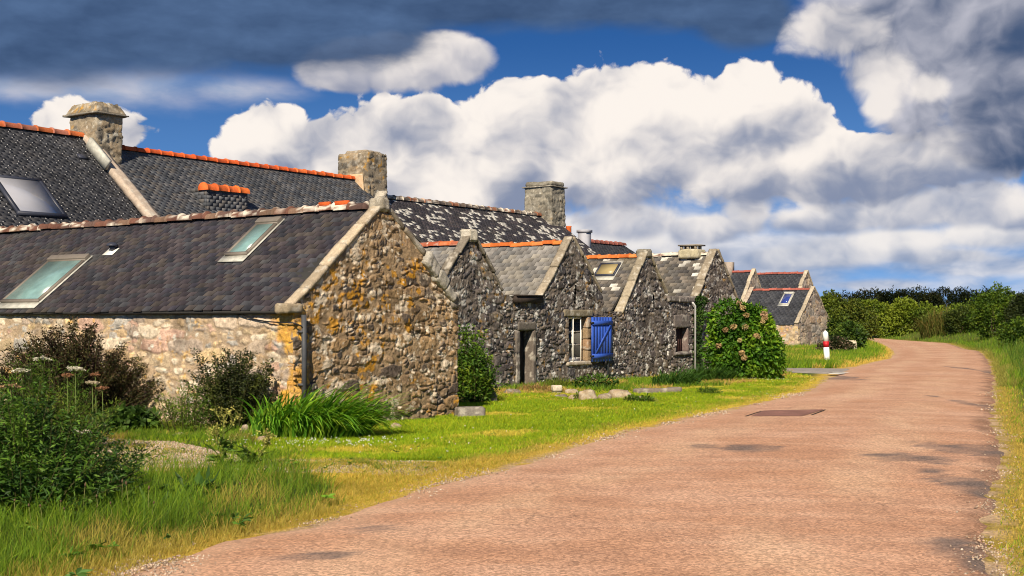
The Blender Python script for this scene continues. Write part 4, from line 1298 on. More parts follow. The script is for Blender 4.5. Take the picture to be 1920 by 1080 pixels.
def road_material():
    m = bpy.data.materials.new('pink worn asphalt'); m.use_nodes = True
    t = m.node_tree; t.nodes.clear(); k = NT(t)
    obj = k.new('ShaderNodeTexCoord').outputs['Object']
    a = k.new('ShaderNodeAttribute', attribute_name='col')
    sp = k.new('ShaderNodeSeparateColor'); k.put(sp.inputs[0], a.outputs['Color'])
    dl, dr, patch = sp.outputs
    big = k.noise(obj, 0.45, 4, .6)
    st = k.noise(k.vm('MULTIPLY', obj, (0.7, 1.5, 1)), 1.1, 5, .6)           # cross-wise rolled bands
    ag = k.noise(obj, 36, 4, .8)
    ag2 = k.noise(obj, 130, 2, .6)
    vo = k.new('ShaderNodeTexVoronoi', feature='F1'); k.put(vo.inputs['Vector'], obj); vo.inputs['Scale'].default_value = 52
    vc = k.new('ShaderNodeSeparateColor'); k.put(vc.inputs[0], vo.outputs['Color'])
    base = k.mix(k.ramp(big, .35, .68), (.485, .265, .162), (.565, .340, .232))
    base = k.mix(k.m('MULTIPLY', k.ramp(st, .45, .75), .55), base, (.34, .185, .12))
    base = k.mix(k.m('MULTIPLY', k.ramp(st, .52, .30), .5), base, (.58, .38, .27))
    wt = k.m('ADD', k.ramp(k.m('ABSOLUTE', k.m('SUBTRACT', k.m('MULTIPLY', dl, 4.0), 1.55)), .75, .1), k.ramp(k.m('ABSOLUTE', k.m('SUBTRACT', k.m('MULTIPLY', dr, 4.0), 1.5)), .75, .1))
    wt = k.m('MULTIPLY', wt, k.ramp(k.noise(k.vm('MULTIPLY', obj, (1, .35, 1)), .9, 4, .6), .35, .65))
    base = k.mix(k.m('MULTIPLY', wt, .55), base, (.62, .415, .275))
    pl = k.ramp(k.noise(k.vm('ADD', obj, (7, 3, 0)), .7, 5, .65), .50, .66)
    base = k.mix(k.m('MULTIPLY', pl, .28), base, (.36, .19, .12))
    chips = k.ramp(vc.outputs[0], 0, 1, .60, 1.40, smooth=False)
    c = k.vm('SCALE', base, chips)
    dark = k.ramp(ag, .55, .68)
    c = k.mix(k.m('MULTIPLY', k.m('MULTIPLY', dark, .72), k.ramp(k.noise(obj, .55, 4, .6), .35, .65, .25, 1.0)), c, (.055, .04, .035))
    c = k.mix(k.m('MULTIPLY', k.ramp(ag2, .62, .75), .45), c, (.62, .48, .38))
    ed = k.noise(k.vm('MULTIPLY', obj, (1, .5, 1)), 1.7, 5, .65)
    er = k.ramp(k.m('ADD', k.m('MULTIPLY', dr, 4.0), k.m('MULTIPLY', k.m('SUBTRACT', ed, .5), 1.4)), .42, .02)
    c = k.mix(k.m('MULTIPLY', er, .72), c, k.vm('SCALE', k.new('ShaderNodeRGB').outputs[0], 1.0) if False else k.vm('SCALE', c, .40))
    gl = k.ramp(k.m('ADD', k.m('MULTIPLY', dl, 4.0), k.m('MULTIPLY', k.m('SUBTRACT', ed, .5), 1.2)), .65, .0)
    c = k.mix(k.m('MULTIPLY', gl, .65), c, k.vm('SCALE', k.mix(.35, (.50, .345, .235), c), 1.05))
    pc = k.mix(k.ramp(vc.outputs[1], .2, .9), (.085, .072, .072), (.20, .155, .135))
    c = k.mix(k.m('MULTIPLY', patch, .88), c, pc)
    # fine cracks
    cr = k.new('ShaderNodeTexVoronoi', feature='DISTANCE_TO_EDGE'); k.put(cr.inputs['Vector'], k.vm('ADD', obj, k.vm('SCALE', k.noise(obj, 2.5, 4, .6, out=1), .5))); cr.inputs['Scale'].default_value = .55
    ck = k.m('MULTIPLY', k.ramp(cr.outputs['Distance'], .008, .003), k.ramp(k.noise(obj, .35, 2), .50, .58))
    c = k.mix(k.m('MULTIPLY', ck, .35), c, (.05, .035, .03))
    bs = k.new('ShaderNodeBsdfPrincipled'); k.put(bs.inputs['Base Color'], c)
    bs.inputs['Roughness'].default_value = .85; bs.inputs['Specular IOR Level'].default_value = .22
    h = k.m('ADD', k.m('MULTIPLY', vc.outputs[2], .55), k.m('MULTIPLY', ag, .6))
    b = k.new('ShaderNodeBump'); b.inputs['Strength'].default_value = .75; b.inputs['Distance'].default_value = .012
    k.put(b.inputs['Height'], h); k.l.new(b.outputs[0], bs.inputs['Normal'])
    o = k.new('ShaderNodeOutputMaterial'); k.l.new(bs.outputs[0], o.inputs[0])
    return m


V, q, C = road_strip()
tag(mesh('road', V, [q], road_material(), None, C, smooth=True), 'pink worn asphalt lane bending left in the distance', 'road', kind='structure')


def ground_z(X, Y):
    p = np.stack([X * .7, Y * .7, 0 * X], -1)
    z = (fbm(p, 3, 61) - .5) * .045 + (fbm(p * 5, 2, 62) - .5) * .02
    out = np.maximum(lx(Y) - X, X - rx(Y))
    z = z * sstep(.1, 1.2, out) + np.where(out < -.35, -.05, 0) + .03 * sstep(.5, 2.5, out)
    # roadside bank on the far right and a swell beyond the bend
    bank = sstep(1.0, 5.0, X - rx(Y)) * .75 * sstep(20, 32, Y)
    return z + bank


def region_colors(P2, fine):
    """albedo of the soil and turf by what grows or lies there"""
    n = len(P2)
    p = np.stack([P2[:, 0], P2[:, 1], np.zeros(n)], -1)
    a = fbm(p * .9, 4, 71, .6); b = fbm(p * 4, 3, 72, .6)
    # soft wobble of the outlines
    w = (np.stack([fbm(p * 1.6, 3, 73), fbm(p * 1.6 + 7, 3, 74)], -1) - .5) * (.9 * np.clip(P2[:, 1:] / 22, .5, 1.6))
    Q = P2 + w
    c = np.array((.095, .125, .025)) * (0.7 + .6 * a)[:, None]
    dry = np.array((.60, .40, .07))
    soil = np.array((.105, .078, .045)); gravel = np.array((.66, .59, .51))
    lawn = in_poly(Q, Z_LAWN)
    lc = np.array((.18, .25, .014)) * (0.75 + .5 * b)[:, None]
    ly = sstep(.46, .60, fbm(p * .75 + 3, 4, 75, .6))
    lc = lc * (1 - ly[:, None]) + np.array((.42, .35, .05)) * ly[:, None]
    c = np.where(lawn[:, None], lc, c)
    c = np.where(in_poly(Q, Z_VERGE)[:, None], np.array((.055, .075, .018)) * (.7 + .6 * b)[:, None], c)
    c = np.where(in_poly(Q, Z_BED)[:, None], soil * (.6 + .8 * b)[:, None], c)
    c = np.where(in_poly(Q, Z_FRONT)[:, None] & ~lawn[:, None], soil * (.7 + .8 * b)[:, None], c)
    gm = in_poly(Q + w * .9, Z_GRAV)
    gs = sstep(.60, .50, fbm(p * 1.7, 4, 76, .65))[:, None]
    gc = gravel * (.6 + .8 * b)[:, None] * gs + dry * (1 - gs)
    c = np.where(gm[:, None], gc * np.array((1.0, .97, .92)), c)
    dm = in_poly(Q, Z_DRY) & ~gm
    c = np.where(dm[:, None], dry * (.75 + .5 * b)[:, None], c)
    # trodden strip of dry turf and grit along the tarmac
    out = np.maximum(lx(P2[:, 1]) - P2[:, 0], P2[:, 0] - rx(P2[:, 1])) + (a - .5) * .5
    s1 = sstep(.85, .30, out)[:, None] * np.where(P2[:, :1] > lx(P2[:, 1])[:, None] + 1, .55, .9)
    c = c * (1 - s1) + dry * (.8 + .4 * b)[:, None] * s1
    s2 = (sstep(.30, .05, out + np.where(P2[:, 0] > lx(P2[:, 1]) + 1, .12, 0)) * sstep(.42, .56, b + .06))[:, None]
    c = c * (1 - s2) + np.array((.46, .325, .205)) * (.55 + .9 * b)[:, None] * s2
    return c


def ground_material():
    m = bpy.data.materials.new('turf and soil'); m.use_nodes = True
    t = m.node_tree; t.nodes.clear(); k = NT(t)
    obj = k.new('ShaderNodeTexCoord').outputs['Object']
    a = k.new('ShaderNodeAttribute', attribute_name='col').outputs['Color']
    n = k.noise(obj, 26, 5, .7)
    c = k.vm('SCALE', a, k.ramp(n, .28, .72, .55, 1.45, smooth=False))
    vo = k.new('ShaderNodeTexVoronoi', feature='F1'); k.put(vo.inputs['Vector'], obj); vo.inputs['Scale'].default_value = 42
    vc = k.new('ShaderNodeSeparateColor'); k.put(vc.inputs[0], vo.outputs['Color'])
    c = k.vm('SCALE', c, k.ramp(vc.outputs[0], 0, 1, .72, 1.28, smooth=False))
    bs = k.new('ShaderNodeBsdfPrincipled'); k.put(bs.inputs['Base Color'], c)
    bs.inputs['Roughness'].default_value = .95; bs.inputs['Specular IOR Level'].default_value = .1
    b = k.new('ShaderNodeBump'); b.inputs['Strength'].default_value = .9; b.inputs['Distance'].default_value = .03
    k.put(b.inputs['Height'], k.m('ADD', n, k.m('MULTIPLY', vc.outputs[1], .35))); k.l.new(b.outputs[0], bs.inputs['Normal'])
    o = k.new('ShaderNodeOutputMaterial'); k.l.new(bs.outputs[0], o.inputs[0])
    return m


M_GROUND = ground_material()


def ground_sheet():
    xs = np.concatenate([[-1800, -600, -200, -80, -40, -25], np.arange(-16, 15, .10), np.arange(15, 40, .5), [45, 60, 100, 250, 700, 1800]])
    ys = np.concatenate([[-60, -20, 0, 3], np.arange(5, 30, .10), np.arange(30, 48, .22), np.arange(48, 130, 1.0), [140, 180, 260, 420, 700, 1200, 2500]])
    X, Y = np.meshgrid(xs, ys)
    x, y = X.ravel(), Y.ravel()
    z = ground_z(x, y)
    c = region_colors(np.stack([x, y], -1), True)
    idx = np.arange(len(x)).reshape(X.shape)
    q = np.stack([idx[:-1, :-1], idx[:-1, 1:], idx[1:, 1:], idx[1:, :-1]], -1).reshape(-1, 4)
    return tag(mesh('ground', np.stack([x, y, z], -1), [q], M_GROUND, None, c, smooth=True), 'turf and soil of the verges and gardens', 'ground', kind='structure')


ground_sheet()

# side lane of grey asphalt between the gables and the bollard, with give-way dashes
M_ASPH = mat('grey asphalt', base=(.27, .245, .225), rough=.9, var=.25, vscale=3, fine=.3, fscale=45, bump=.6, bscale=60, bdist=.008)
e0 = np.array([12.6, 43.4])
V = []
nl = 40
for i in range(nl + 1):
    f = i / nl
    c0 = e0 + np.array([-.86, .50]) * (f * 26 - 2.0)
    wdt = 2.0 + 1.6 * (1 - min(1, f * 5)) ** 2
    nrm_ = np.array([.50, .86])
    for g_ in np.linspace(-1, 1, 9):
        pp = c0 + nrm_ * wdt * g_
        V.append([pp[0], pp[1], (.050 if f > .08 else .043) - (.09 if abs(g_) > .99 else 0)])
V = np.array(V); idx = np.arange(len(V)).reshape(nl + 1, 9)
V[:, 2] += np.where((V[:, 0] > lx(V[:, 1]) + .25), -.2, 0)
tag(mesh('side_road', V, [np.stack([idx[:-1, :-1], idx[1:, :-1], idx[1:, 1:], idx[:-1, 1:]], -1).reshape(-1, 4)], M_ASPH, None, None, smooth=True), 'grey asphalt side lane joining the road beyond the hydrangea', 'road', kind='structure')
M_MARK = mat('worn road paint', base=(.66, .64, .60), rough=.8, var=.25, vscale=8, fine=.2)
for i, (px0, px1, py) in enumerate(((1553, 1581, 704.2), (1559, 1588, 701.3))):
    a, b = gnd(px0, py), gnd(px1, py)
    d = (b - a); 
    o = MB().box((a[0], a[1] - .28, .062), (d[0], d[1], 0), (0, .55, 0), (0, 0, .005), (1, 1, 1)).build('road_marking', M_MARK)
    tag(o, None, None, 'give way dashes at the side lane', 'structure')
# square of newer dark tarmac with sawn edges
def road_z(x, y):
    f = np.clip((x - lx(y)) / (rx(y) - lx(y)), 0, 1)
    return .022 + .05 * (1 - (2 * f - 1) ** 2) + (fbm(np.stack([x * .5, y * .5, 0 * x], -1), 3, 8) - .5) * .03


def on_road(name, corners, m, lift, n1=10, n2=24):
    """thin sheet following the road surface between four ground corners"""
    a, b, c, d = (gnd(*p) for p in corners)
    u, v = np.meshgrid(np.linspace(0, 1, n1), np.linspace(0, 1, n2), indexing='ij')
    u, v = u.ravel()[:, None], v.ravel()[:, None]
    P = (a * (1 - u) + d * u) * (1 - v) + (b * (1 - u) + c * u) * v
    V = np.stack([P[:, 0], P[:, 1], road_z(P[:, 0], P[:, 1]) + lift], -1)
    idx = np.arange(n1 * n2).reshape(n1, n2)
    q = np.stack([idx[:-1, :-1], idx[:-1, 1:], idx[1:, 1:], idx[1:, :-1]], -1).reshape(-1, 4)
    return mesh(name, V, [q], m, None, None, smooth=True)


tag(on_road('road_patch', ((1408, 787), (1505, 788), (1545, 775), (1432, 775)), mat('dark tarmac patch', base=(.23, .115, .09), rough=.85, var=.3, vscale=3, fine=.35, fscale=40, bump=.5), .008), 'dark repaired square of tarmac in the lane', 'road patch', kind='structure')
for cs in (((1396, 787), (1400, 787), (1430, 776), (1427, 776)), ((1520, 786), (1524, 786), (1549, 775.5), (1546, 775.5))):
    tag(on_road('road_joint', cs, M_DARKWOOD, .009, 12, 3), None, None, 'tar sealed joints beside the patch', 'structure')

# ------------------------------------------------------------------ grass
def blades(P, h, w, lean, col, segs=2, tipcol=None, curve=.5, rng=RNG):
    """arrays of bent blades; lean (n,2) horizontal drift of the tip as share of the height"""
    n = len(P)
    an = rng.random(n) * 2 * math.pi
    side = np.stack([np.cos(an), np.sin(an), 0 * an], -1)
    L3 = np.concatenate([lean, np.zeros((n, 1))], 1)
    V, C = [], []
    tip = col if tipcol is None else tipcol
    for i in range(segs + 1):
        f = i / segs
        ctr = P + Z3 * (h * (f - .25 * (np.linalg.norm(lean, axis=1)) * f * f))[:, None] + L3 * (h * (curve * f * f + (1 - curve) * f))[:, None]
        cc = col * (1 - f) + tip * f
        if i < segs:
            ww = (w * (1 - .35 * f))[:, None] * .5
            V += [ctr - side * ww, ctr + side * ww]; C += [cc, cc]
        else:
            V.append(ctr); C.append(cc)
    k = 2 * segs + 1
    V = np.stack(V, 1).reshape(-1, 3); C = np.stack(C, 1).reshape(-1, 3)
    b = np.arange(n)[:, None] * k
    fs = []
    for i in range(segs - 1):
        fs.append(b + np.array([[2 * i, 2 * i + 1, 2 * i + 3, 2 * i + 2]]))
    fs.append(b + np.array([[2 * segs - 2, 2 * segs - 1, 2 * segs]]))
    return V, fs, C


def join_blades(name, parts, label, cat, m=None, kind='stuff'):
    V, F_, C, n = [], [], [], 0
    for (v, fs, c) in parts:
        V.append(v); C.append(c)
        F_ += [f + n for f in fs]; n += len(v)
    return tag(mesh(name, np.concatenate(V), F_, m or M_GRASS, None, np.concatenate(C)), label, cat, kind=kind)


def scatter_px(poly, n, rng, extra_near=1.0):
    """points in a ground polygon, denser towards the camera the way a picture needs it"""
    poly = np.array(poly)
    lo, hi = poly.min(0), poly.max(0)
    out = []
    got = 0
    while got < n:
        m = n * 4
        y = 1 / (rng.random(m) * (1 / max(lo[1], 6.5) - 1 / hi[1]) + 1 / hi[1])
        x = lo[0] + rng.random(m) * (hi[0] - lo[0])
        keep = rng.random(m) < (max(lo[1], 6.5) / y) ** .4
        P = np.stack([x, y], -1)[keep]
        P = P[in_poly(P, poly)]
        out.append(P); got += len(P)
        if len(P) < 5: break
    return np.concatenate(out)[:n]


def turf(poly, n, h, w, cols, rng, lean=.45, dry=None, edge_dry=1.0, dry_noise=(.45, .62), segs=2, hnoise=.5, seed=0, road_clear=0.0, dens=None, wob=.0):
    P2 = scatter_px(poly, n, rng)
    if wob:
        p = np.stack([P2[:, 0], P2[:, 1], 0 * P2[:, 0]], -1)
        P2 = P2 + (np.stack([fbm(p * 1.5, 3, seed + 90), fbm(p * 1.5 + 5, 3, seed + 91)], -1) - .5) * wob
    p = np.stack([P2[:, 0], P2[:, 1], 0 * P2[:, 0]], -1)
    outd = np.maximum(lx(P2[:, 1]) - P2[:, 0], P2[:, 0] - rx(P2[:, 1]))
    k = outd > road_clear * rng.random(len(P2))
    if dens is not None:
        k &= rng.random(len(P2)) < dens(p)
    P2, p, outd = P2[k], p[k], outd[k]
    m = len(P2)
    hh = h * (1 - hnoise + 2 * hnoise * fbm(p * 1.3, 3, seed + 1, .6)) * rng.uniform(.5, 1.25, m)
    hh = hh * sstep(-.25, .8, outd) + .02
    cols = np.array(cols)
    c = cols[rng.integers(len(cols), size=m)] * rng.uniform(.75, 1.25, (m, 1)) * (.75 + .5 * fbm(p * 1.1, 3, seed + 2))[:, None]
    if dry is not None:
        dn = sstep(*dry_noise, fbm(p * .8, 4, seed + 3, .6))
        dn = np.maximum(dn, edge_dry * sstep(.9, .2, outd))
        isdry = rng.random(m) < dn
        c = np.where(isdry[:, None], np.array(dry) * rng.uniform(.7, 1.3, (m, 1)), c)
        hh = np.where(isdry, hh * .75, hh)
    ln = rng.normal(0, lean, (m, 2)) + np.array([.12, .05])
    ww = w * rng.uniform(.6, 1.4, m) * np.clip(P2[:, 1] / 14, .8, 3.2)
    Z = ground_z(P2[:, 0], P2[:, 1]) - .01
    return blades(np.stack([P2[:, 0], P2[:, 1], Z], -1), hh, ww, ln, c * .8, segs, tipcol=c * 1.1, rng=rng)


r1 = np.random.default_rng(21)
GR = [(.115, .215, .014), (.155, .26, .016), (.085, .17, .014), (.20, .29, .02)]
GY = [(.23, .35, .012), (.30, .40, .014), (.17, .30, .012), (.38, .42, .02)]
DRYC = (.56, .41, .085)
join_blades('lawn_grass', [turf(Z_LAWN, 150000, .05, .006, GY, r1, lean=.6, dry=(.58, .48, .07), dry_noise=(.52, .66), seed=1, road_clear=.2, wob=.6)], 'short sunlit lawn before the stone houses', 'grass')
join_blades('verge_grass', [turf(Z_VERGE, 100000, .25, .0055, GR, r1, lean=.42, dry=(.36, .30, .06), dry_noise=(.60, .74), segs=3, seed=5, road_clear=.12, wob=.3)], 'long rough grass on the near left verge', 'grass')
edgeL = [(lx(y) + .05, y) for y in np.arange(7.0, 40, .5)] + [(lx(y) - .95, y) for y in np.arange(39.5, 6.5, -1.0)]
edgeR = [(rx(y) - .05, y) for y in np.arange(7.0, 40, .5)] + [(rx(y) + .55, y) for y in np.arange(39.5, 6.5, -1.0)]
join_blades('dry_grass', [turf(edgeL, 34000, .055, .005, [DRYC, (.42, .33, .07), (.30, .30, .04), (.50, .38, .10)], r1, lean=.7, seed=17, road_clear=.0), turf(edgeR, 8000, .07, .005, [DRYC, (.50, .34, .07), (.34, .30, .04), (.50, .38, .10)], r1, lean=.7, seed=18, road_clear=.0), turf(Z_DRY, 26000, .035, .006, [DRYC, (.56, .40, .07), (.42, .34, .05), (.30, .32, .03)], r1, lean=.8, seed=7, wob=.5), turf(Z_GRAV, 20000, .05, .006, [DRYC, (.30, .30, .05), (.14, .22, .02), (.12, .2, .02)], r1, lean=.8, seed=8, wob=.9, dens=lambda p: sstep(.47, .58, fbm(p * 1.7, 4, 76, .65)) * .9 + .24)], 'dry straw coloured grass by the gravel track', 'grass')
Z_LEFT = G((-60, 812), (200, 802), (480, 808), (600, 850), (560, 900), (300, 905), (60, 900))
join_blades('track_grass', [turf(Z_LEFT, 26000, .075, .006, GR + GY[:2], r1, lean=.5, dry=(.46, .36, .08), dry_noise=(.50, .64), seed=19, wob=.8, dens=lambda p: np.where(in_poly(p[:, :2], Z_GRAV), .16, 1.0))], 'thin short grass around the gravel track', 'grass')
rv = [(rx(y) + .05, y) for y in np.arange(6.0, 128, 1.0)] + [(rx(y) + 7.5, y) for y in np.arange(127, 5, -4.0)]
rvn = [(rx(y) + .05, y) for y in np.arange(6.0, 34.1, .5)] + [(rx(y) + 5.5, y) for y in np.arange(34, 5.5, -2.0)]
rvf = [(rx(y) + .02, y) for y in np.arange(34.0, 128, 1.0)] + [(rx(y) + 9, y) for y in np.arange(127, 33, -4.0)]
rvt = [(rx(y) + (1.6 if y < 32 else .75), y) for y in np.arange(7.0, 80.1, 1)] + [(rx(y) + 9.5, y) for y in np.arange(80, 6.5, -2.0)]
join_blades('roadside_grass', [turf(rvn, 60000, .12, .006, GR + GY[:2], r1, lean=.45, dry=DRYC, dry_noise=(.58, .72), edge_dry=.5, segs=3, seed=9, road_clear=.06),
                               turf(rvf, 60000, .32, .007, GR, r1, lean=.35, dry=(.24, .24, .05), dry_noise=(.5, .65), seed=10, road_clear=.12),
                               turf(rvt, 60000, .78, .007, [(.065, .135, .014), (.09, .17, .016), (.055, .11, .014), (.13, .19, .025)], r1, lean=.22, dry=(.20, .19, .06), dry_noise=(.55, .7), segs=3, seed=12)], 'tall roadside grass along the right edge of the lane', 'grass')
join_blades('meadow_grass', [turf(Z_BOLL, 46000, .30, .007, GR + GY[:1], r1, lean=.3, dry=DRYC, dry_noise=(.52, .66), seed=14, road_clear=.4), turf(Z_FRONT, 11000, .13, .007, GR, r1, lean=.5, dry=(.48, .32, .10), dry_noise=(.45, .58), seed=15, wob=.5), turf(Z_BED, 18000, .13, .006, GR, r1, lean=.5, dry=(.30, .22, .06), dry_noise=(.5, .65), seed=16, wob=.4)], 'uncut grass around the bollard and along the house fronts', 'grass')


# loose grit along the tarmac edge and on the track
def grit(n, rng):
    P = []
    y = 1 / (rng.random(n) * (1 / 8 - 1 / 32) + 1 / 32)
    sidep = rng.random(n) < .80
    off = rng.normal(.02, .24, n)
    x = np.where(sidep, lx(y) - off, rx(y) + off * .6)
    P1 = np.stack([x, y], -1)
    P2 = scatter_px(Z_GRAV, int(n * 1.7), rng)
    q1 = np.stack([P1[:, 0], P1[:, 1], 0 * y], -1)
    P1 = P1[rng.random(n) < .75 * sstep(.45, .62, fbm(q1 * 1.1, 4, 99, .65))]
    P = np.concatenate([P1, P2])
    m = len(P)
    r = rng.uniform(.006, .017, m) * np.clip(P[:, 1] / 16, .8, 1.6)
    on_road = (P[:, 0] > lx(P[:, 1])) & (P[:, 0] < rx(P[:, 1]))
    z = np.where(on_road, .035, ground_z(P[:, 0], P[:, 1]) + .004)
    base = np.array([[1, 0, 0], [0, 1, 0], [-1, 0, 0], [0, -1, 0], [0, 0, .8], [0, 0, -.8]])
    V = base[None] * r[:, None, None] * rng.uniform(.6, 1.3, (m, 6, 1)) + np.stack([P[:, 0], P[:, 1], z], -1)[:, None, :]
    f = np.array([[0, 1, 4], [1, 2, 4], [2, 3, 4], [3, 0, 4], [1, 0, 5], [2, 1, 5], [3, 2, 5], [0, 3, 5]])
    F_ = (np.arange(m)[:, None, None] * 6 + f[None]).reshape(-1, 3)
    cols = np.array([(.50, .40, .31), (.42, .32, .24), (.56, .47, .38), (.28, .21, .16), (.50, .34, .23)])
    c = cols[rng.integers(5, size=m)] * rng.uniform(.7, 1.2, (m, 1))
    return V.reshape(-1, 3), F_, np.repeat(c, 6, 0)


V, F_, C = grit(15000, np.random.default_rng(4))
tag(mesh('gravel', V, [F_], M_STONE, None, C), 'loose pale grit along the tarmac edge and on the track', 'gravel', kind='stuff')

# ------------------------------------------------------------------ shrubs and plants
def leaf_mesh(P, out, ln, wd, col, rng, droop=.25, spread=.8, up=.3, fold=.25):
    n = len(P)
    ax = out + rng.normal(0, spread, (n, 3)) + np.array([0, 0, up - droop])
    ax /= np.linalg.norm(ax, axis=1, keepdims=True) + 1e-9
    rr = rng.normal(0, 1, (n, 3)) * .7 + out * .6 + np.array([0, 0, .7])
    sd = np.cross(ax, rr); sd /= np.linalg.norm(sd, axis=1, keepdims=True) + 1e-9
    nn = np.cross(sd, ax)
    l = ln * rng.uniform(.6, 1.3, n); w = wd * rng.uniform(.6, 1.3, n)
    mid = P + ax * (l * .45)[:, None]
    V = np.stack([P, mid + sd * (w * .5)[:, None] + nn * (w * fold)[:, None], P + ax * l[:, None] - nn * (l * .08)[:, None], mid - sd * (w * .5)[:, None] + nn * (w * fold)[:, None]], 1).reshape(-1, 3)
    b = np.arange(n)[:, None] * 4
    F_ = np.concatenate([b + np.array([[0, 1, 2]]), b + np.array([[0, 2, 3]])])
    return V, F_, np.repeat(col, 4, 0)


def crown_points(lobes, n, rng, shell=.55, rough=.35, seed=0, floor=.02):
    lobes = np.array(lobes, float)
    wts = (lobes[:, 3] * lobes[:, 4] * lobes[:, 5]) ** .667
    k = rng.choice(len(lobes), n, p=wts / wts.sum())
    d = rng.normal(0, 1, (n, 3)); d /= np.linalg.norm(d, axis=1, keepdims=True)
    C = lobes[k, :3]; R = lobes[k, 3:6]
    rad = shell + (1 - shell) * rng.random(n) ** .6
    nz = 1 + rough * 2 * (fbm(d * 2.2 + C * 1.7, 4, seed, .6) - .5)
    P = C + d * R * (rad * nz)[:, None]
    ok = P[:, 2] > floor
    return P[ok], d[ok]


def shrub(name, label, cat, base, lobes, n, ln, wd, cols, seed, stems=7, sparse_tips=0, group=None, shell=.5, rough=.4, mater=None, stem_r=.018, colvar=.3, **kw):
    """lobes relative to base (x,y,0)"""
    rng = np.random.default_rng(seed)
    root = thing(name, label, cat, (base[0], base[1], 0), group)
    L = [(base[0] + a, base[1] + b, c, d, e, f) for (a, b, c, d, e, f) in lobes]
    P, d = crown_points(L, n, rng, shell, rough, seed)
    cols = np.array(cols)
    cl = fbm(P * 2.6, 3, seed + 4)
    c = cols[np.clip((cl * 1.5 - .25 + rng.normal(0, .16, len(P))) * len(cols), 0, len(cols) - 1).astype(int)] * rng.uniform(1 - colvar, 1 + colvar, (len(P), 1))
    V, F_, C = leaf_mesh(P, d, ln, wd, c, rng, **kw)
    mesh('foliage', V, [F_], mater or M_LEAF, root, C)
    mb = MB()
    LL = np.array(L)
    for i in range(stems):
        k = rng.integers(len(LL))
        q = P[rng.integers(len(P))]
        b0 = np.array([base[0] + rng.normal(0, .12) * LL[0, 3], base[1] + rng.normal(0, .12) * LL[0, 4], -.03])
        m_ = b0 * .45 + q * .55 + rng.normal(0, .04, 3); m_[2] = max(m_[2], .1)
        mb.tube([b0, b0 * .75 + m_ * .25 + np.array([0, 0, .06]), m_, q], [stem_r, stem_r * .85, stem_r * .6, stem_r * .25], (1, 1, 1), 5)
    mb.build('stems', M_BARK, root)
    return root, P, d


def sized(px, py_base, w_px, h_px, yb=None):
    """ground point and metre sizes from pixel measures"""
    y = F * EYE / (py_base - HZ) if yb is None else yb
    return (px - CX) / F * y, y, w_px / F * y, h_px / F * y


def dome(w, h, d=None, n=6, seed=0, lift=.0):
    rng = np.random.default_rng(seed)
    d = d or w * .8
    L = [(0, 0, h * .5 + lift, w * .36, d * .36, h * .46)]
    for i in range(n):
        a = 2 * math.pi * i / n + rng.random()
        L.append((math.cos(a) * w * .28, math.sin(a) * d * .28, h * rng.uniform(.3, .62), w * rng.uniform(.16, .25), d * rng.uniform(.16, .25), h * rng.uniform(.22, .34)))
    return L


def stemmy(name, label, cat, base, rx_, ry_, h, nst, nleaf, ln, wd, cols, seed, spread=.5, up=.25, bend=.25, hvar=.35, group=None, l0=.12, lobes=None, tiptaper=.55, stem_r=.006, droop=.25, colvar=.3):
    """plant built stem by stem, leaves set along every stem"""
    rng = np.random.default_rng(seed)
    root = thing(name, label, cat, (base[0], base[1], 0), group)
    a = rng.random(nst) * 2 * math.pi; r = np.sqrt(rng.random(nst))
    bx, by = base[0] + np.cos(a) * r * rx_ * .55, base[1] + np.sin(a) * r * ry_ * .55
    hh = h * (1 - hvar + 2 * hvar * rng.random(nst)) * (1.05 - .45 * r ** 2)
    if lobes is not None:                                   # profile of heights across the plant
        hh = hh * np.interp(np.cos(a) * r, lobes[0], lobes[1])
    ex, ey = np.cos(a) * r * rx_ * spread + rng.normal(0, bend * h * .4, nst), np.sin(a) * r * ry_ * spread + rng.normal(0, bend * h * .4, nst)
    mb = MB(); Ps, Ds, Sc = [], [], []
    for i in range(nst):
        b0 = np.array([bx[i], by[i], -.02]); tp = np.array([bx[i] + ex[i], by[i] + ey[i], hh[i]])
        md = b0 * .5 + tp * .5 + np.array([-ex[i] * .2, -ey[i] * .2, hh[i] * .08])
        mb.tube([b0, b0 * .25 + md * .5 + tp * .25, tp], [stem_r, stem_r * .8, stem_r * .4], (.10, .10, .04), 4, cap=False)
        n = max(4, int(nleaf * hh[i] / h))
        f = l0 + (1 - l0) * rng.random(n) ** .8
        q = (1 - f)[:, None] ** 2 * b0 + 2 * (f * (1 - f))[:, None] * md + (f ** 2)[:, None] * tp
        an = rng.random(n) * 2 * math.pi
        reach = ln * rng.uniform(.0, 1.5, n) * (1 - tiptaper * f)
        d = np.stack([np.cos(an), np.sin(an), rng.uniform(-.2, .7, n)], -1)
        Ps.append(q + d * reach[:, None]); Ds.append(d); Sc.append(1 - tiptaper * .6 * f)
    P, D, S = np.concatenate(Ps), np.concatenate(Ds), np.concatenate(Sc)
    cols = np.array(cols)
    cl = fbm(P * 3.0, 3, seed + 4)
    c = cols[np.clip((cl * 1.5 - .25 + rng.normal(0, .16, len(P))) * len(cols), 0, len(cols) - 1).astype(int)] * rng.uniform(1 - colvar, 1 + colvar, (len(P), 1))
    k = P[:, 2] > .01
    P, D, S, c = P[k], D[k], S[k], c[k]
    V, F_, C = leaf_mesh(P, D, ln * S, wd * S, c, rng, up=up, spread=.45, droop=droop)
    mesh('foliage', V, [F_], M_LEAF, root, C)
    mb.build('stems', M_GRASS, root)
    return root


